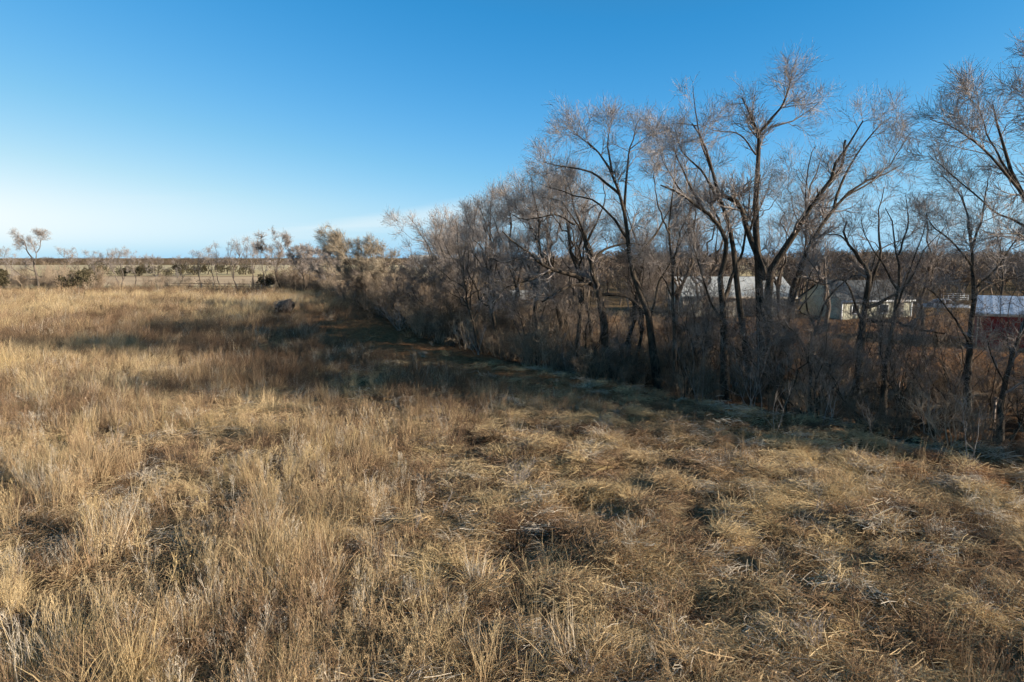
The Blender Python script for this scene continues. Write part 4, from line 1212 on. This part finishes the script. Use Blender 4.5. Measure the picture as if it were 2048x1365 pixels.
tall = [tuft_mesh(500 + k, n=28, h=rng.uniform(.75, 1.05), spread=.20, lean=.05, droop=.05, width=.0045, K=4, base=.14) for k in range(5)]
tall += [tuft_mesh(510 + k, n=28, h=rng.uniform(.8, 1.0), spread=.28, lean=.1, droop=.12, width=.0045, K=5, base=.14, flow=(.25, .1)) for k in range(3)]
forb = [forb_mesh(520 + k, h=rng.uniform(.75, 1.1), stems=int(rng.integers(4, 7)), spread=rng.uniform(.25, .5)) for k in range(6)]
matt = [tuft_mesh(540 + k, n=80, h=rng.uniform(.38, .62), spread=.55, lean=.35, droop=.42, width=.0046, K=5, base=.20, flow=(.65, .0), wob=.26) for k in range(5)]
matt += [tuft_mesh(550 + k, n=70, h=rng.uniform(.32, .55), spread=.95, lean=.4, droop=.38, width=.0046, K=5, base=.18, wob=.28) for k in range(3)]
short = [tuft_mesh(560 + k, n=40, h=rng.uniform(.22, .34), spread=.7, lean=.2, droop=.18, width=.004, K=3, base=.16) for k in range(4)]
lodged = [tuft_mesh(570 + k, n=60, h=rng.uniform(.8, 1.1), spread=.2, lean=.55, droop=.16, width=.004, K=5, base=.16, flow=(.9, .1)) for k in range(3)]
c_tall = proto_collection('tall_tuft', tall, M['grass']); c_forb = proto_collection('forb', forb, M['weed']); c_mat = proto_collection('mat_tuft', matt, M['grass'])
c_short = proto_collection('short_tuft', short, M['russet']); c_lod = proto_collection('lodged_tuft', lodged, M['grass'])

def fan_points(n, r0, r1, a=50, pw=1.0):
    th = np.radians(rng.uniform(-a, a, n)); r = r0 + (r1 - r0) * rng.random(n) ** pw
    return r * np.sin(th), r * np.cos(th), r

FAR_Y = 131.0
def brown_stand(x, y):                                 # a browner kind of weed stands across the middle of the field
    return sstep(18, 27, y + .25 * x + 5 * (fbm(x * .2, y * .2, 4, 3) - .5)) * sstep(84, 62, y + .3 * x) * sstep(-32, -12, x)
def bare(x, y):                                        # worn hollows where little stands
    return sstep(.515, .585, fbm(x * .42 + 31, y * .42, 9, 3)) * sstep(34, 22, np.hypot(x, y))

_bp = ground_pt(573, 627)
def in_field(x, y):                                    # the bale stands in a small trampled spot
    return (edge_s(x, y) < -.3) & (y < FAR_Y) & (((x - _bp[0]) / 1.9) ** 2 + ((y - _bp[1] + 2.0) / 4.0) ** 2 > 1)

# tall bluestem-like grass, thick on the left and in the distance
n = 46000
x, y, r = fan_points(n, 6.3, 150, 50, 1.25)
p = (1 - matted(x, y) * .93) * (1 - strip_mask(x, y) * .97) * (1 - .9 * bare(x, y)) * (.55 + .45 * sstep(14, 30, r))
clump = fbm(x * .6, y * .6, 6, 3)
p = p * sstep(.36, .50, clump + .16 * sstep(20, 45, r))
k = in_field(x, y) & (rng.random(n) < p)
x, y, r = x[k], y[k], r[k]; n = len(x)
tone = .55 * fbm(x * .11 + 5, y * .11, 7, 3) + .45 * fbm(x * .7, y * .7, 1, 2); gold = sstep(3, -9, x + .15 * (y - 12)) * sstep(40, 15, y)
tint = np.clip(.30 + 2.5 * (tone - .48) + .15 * gold + rng.normal(size=n) * .12, 0, .86)
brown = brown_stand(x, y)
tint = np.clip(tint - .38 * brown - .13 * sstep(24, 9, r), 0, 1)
tint = np.where(rng.random(n) < .06, .95, tint)
s = rng.uniform(.6, 1.15, n) * (1 + .25 * sstep(30, 100, r)) * (.35 + 1.25 * fbm(x * .45, y * .45, 3, 3))
fat = 1 + 1.0 * sstep(15, 90, r)
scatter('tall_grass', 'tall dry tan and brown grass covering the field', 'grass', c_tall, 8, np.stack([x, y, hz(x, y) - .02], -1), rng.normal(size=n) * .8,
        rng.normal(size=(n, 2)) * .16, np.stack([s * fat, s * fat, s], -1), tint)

# branching dead weeds
n = 15000
x, y, r = fan_points(n, 6.0, 42, 50, 1.2)
p = (1 - matted(x, y) * .72) * (1 - strip_mask(x, y) * .96) * (1 - .85 * bare(x, y)) * sstep(.42, .58, fbm(x * .3 + 9, y * .3, 10, 3))
p = p * (.45 + .55 * sstep(2, -8, x))
k = in_field(x, y) & (rng.random(n) < p)
x, y, r = x[k], y[k], r[k]; n = len(x)
tone = fbm(x * .16, y * .16, 12, 3); gold = sstep(4, -8, x) * sstep(40, 18, y)
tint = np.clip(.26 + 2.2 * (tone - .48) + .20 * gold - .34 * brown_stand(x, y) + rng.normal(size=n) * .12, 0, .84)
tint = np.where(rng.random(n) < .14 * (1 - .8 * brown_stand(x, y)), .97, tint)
s = rng.uniform(.55, 1.1, n)
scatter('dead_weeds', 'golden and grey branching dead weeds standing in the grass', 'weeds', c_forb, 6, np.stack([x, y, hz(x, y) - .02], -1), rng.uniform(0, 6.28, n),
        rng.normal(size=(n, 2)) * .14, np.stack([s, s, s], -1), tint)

# matted hummocks of combed-over straw
n = 34000
x, y, r = fan_points(n, 5.5, 60, 52, 1.0)
p = (.40 + .60 * matted(x, y)) * (1 - .75 * bare(x, y)) * sstep(60, 30, r + 30 * matted(x, y) * 0)
k = (edge_s(x, y) < -.6) & (y < 60) & (rng.random(n) < p * (1 - .85 * strip_mask(x, y)))
x, y, r = x[k], y[k], r[k]; n = len(x)
z = hz(x, y); e = .25
gx = (hz(x + e, y) - hz(x - e, y)) / (2 * e); gy = (hz(x, y + e) - hz(x, y - e)) / (2 * e)
flow = fbm(x * .3, y * .3, 11, 2) * 7.0 + .6 + rng.normal(size=n) * .8
tone = fbm(x * .75, y * .75, 13, 3); hgt = fbm(x * .9, y * .9, 2, 2)
tint = np.clip(.36 + 2.4 * (tone - .48) + rng.normal(size=n) * .10, 0, .70)
tint = np.where(rng.random(n) < .12, .98, tint)
s = rng.uniform(.6, 1.4, n)
scatter('matted_grass', 'pale matted straw lying in combed hummocks on the right', 'grass', c_mat, 8, np.stack([x, y, z - .03], -1), flow,
        np.stack([np.arctan(gy), -np.arctan(gx)], -1) * .5 + rng.normal(size=(n, 2)) * .28, np.stack([s, s, s * rng.uniform(.7, 1.15, n)], -1), tint)

# swirls of pale straw, each combed one way
cx, cy, cr_ = fan_points(260, 6.5, 34, 48, .85)
k = (edge_s(cx, cy) < -1) & (strip_mask(cx, cy) < .3) & (rng.random(260) < .35 + .65 * matted(cx, cy))
cx, cy = cx[k], cy[k]; nc = len(cx); m_ = 12
x = np.repeat(cx, m_) + rng.normal(size=nc * m_) * .26; y = np.repeat(cy, m_) + rng.normal(size=nc * m_) * .20; n = len(x)
scatter('straw_swirls', 'swirled clumps of pale straw standing out in the matted grass', 'grass', c_mat, 8, np.stack([x, y, hz(x, y) + .02], -1),
        np.repeat(rng.uniform(0, 6.28, nc), m_) + rng.normal(size=n) * .18, rng.normal(size=(n, 2)) * .12, np.repeat(rng.uniform(.9, 1.35, n)[:, None], 3, 1),
        np.clip(np.repeat(rng.uniform(.48, .66, nc), m_) + rng.normal(size=n) * .03, 0, .68), rng.integers(0, 5, n))

# loose broken straws lying on the thatch and in the hollows
def litter_mesh(seed, n=70):
    rg = np.random.default_rng(seed)
    c = np.concatenate([rg.normal(size=(n, 2)) * .22, rg.uniform(.02, .14, (n, 1))], 1)
    d = norm(np.concatenate([rg.normal(size=(n, 2)), rg.normal(size=(n, 1)) * .3], 1)); L = rg.uniform(.05, .22, n)[:, None]
    PP = np.stack([c - d * L, c + rg.normal(size=(n, 3)) * .012, c + d * L], 1)
    V, Q = ribbon_geo(PP, np.repeat(rg.uniform(.003, .0055, (n, 1)), 3, 1), rg)
    return MB().add(V, Q).mesh('straw_litter')
c_lit = proto_collection('straw_litter', [litter_mesh(590 + k) for k in range(4)], M['grass'])
n = 10000
x, y, r = fan_points(n, 5.5, 40, 52, 1.1)
k = (edge_s(x, y) < 3) & (rng.random(n) < .35 + .5 * matted(x, y))
x, y, r = x[k], y[k], r[k]; n = len(x)
tint = np.clip(.35 + 1.6 * (fbm(x * .6, y * .6, 3, 3) - .5) + rng.normal(size=n) * .15, 0, .62); tint = np.where(rng.random(n) < .15, .98, tint)
scatter('straw_litter', 'broken straws lying loose on the matted ground', 'straw', c_lit, 4, np.stack([x, y, hz(x, y) + .02], -1), rng.uniform(0, 6.28, n),
        rng.normal(size=(n, 2)) * .15, np.repeat(rng.uniform(.7, 1.3, n)[:, None], 3, 1), tint)

# patches of long grass blown over
n = 2600
x, y, r = fan_points(n, 7, 60, 50, 1.0)
k = in_field(x, y) & (fbm(x * .3, y * .3, 14, 2) > .60) & (strip_mask(x, y) < .4)
x, y, r = x[k], y[k], r[k]; n = len(x)
scatter('lodged_grass', 'patches of long straw grass blown over', 'grass', c_lod, 3, np.stack([x, y, hz(x, y) - .01], -1), fbm(x * .15, y * .15, 15, 2) * 5 + rng.normal(size=n) * .25,
        rng.normal(size=(n, 2)) * .1, np.repeat(rng.uniform(.6, 1.05, n)[:, None], 3, 1), np.clip(.55 + rng.normal(size=n) * .15, 0, 1))

# short grass of the strip, the yard and under the trees
n = 18000
x, y, r = fan_points(n, 15, 95, 50, .9)
s_ = edge_s(x, y)
k = ((strip_mask(x, y) > .4) & (s_ < 3) & (rng.random(n) < .9)) | ((s_ > 9) & (y < 62) & (rng.random(n) < .9)) | ((s_ > 3) & (s_ < 9) & (rng.random(n) < .25))
x, y = x[k], y[k]; n = len(x)
tint = np.clip(.27 + .5 * (fbm(x * .3, y * .3, 1, 3) - .4) + rng.normal(size=n) * .08 + .24 * (edge_s(x, y) > 9), 0, .75)
s = rng.uniform(.5, 1.1, n)
scatter('short_grass', 'short dull grass along the tree row', 'grass', c_short, 4, np.stack([x, y, hz(x, y) - .01], -1), rng.uniform(0, 6.28, n),
        rng.normal(size=(n, 2)) * .12, np.stack([s, s, s * .7], -1), tint)

# green winter grass showing low in places
gm = [tuft_mesh(580 + k, n=40, h=.18, spread=.7, lean=.2, droop=.15, width=.004, K=3, base=.18) for k in range(3)]
c_green = proto_collection('green_tuft', gm, M['green'])
n = 6000
x, y, r = fan_points(n, 5.5, 60, 50, .8)
k = (fbm(x * .35, y * .35, 5, 3) > .56) & (((r < 11) & (x > -3)) | (rng.random(n) < .08)) & (strip_mask(x, y) < .5)
x, y = x[k], y[k]; n = len(x)
scatter('green_grass', 'low green winter grass showing between the straw', 'grass', c_green, 3, np.stack([x, y, hz(x, y) - .01], -1), rng.uniform(0, 6.28, n),
        rng.normal(size=(n, 2)) * .1, np.repeat(rng.uniform(.6, 1.2, n)[:, None], 3, 1), rng.random(n))
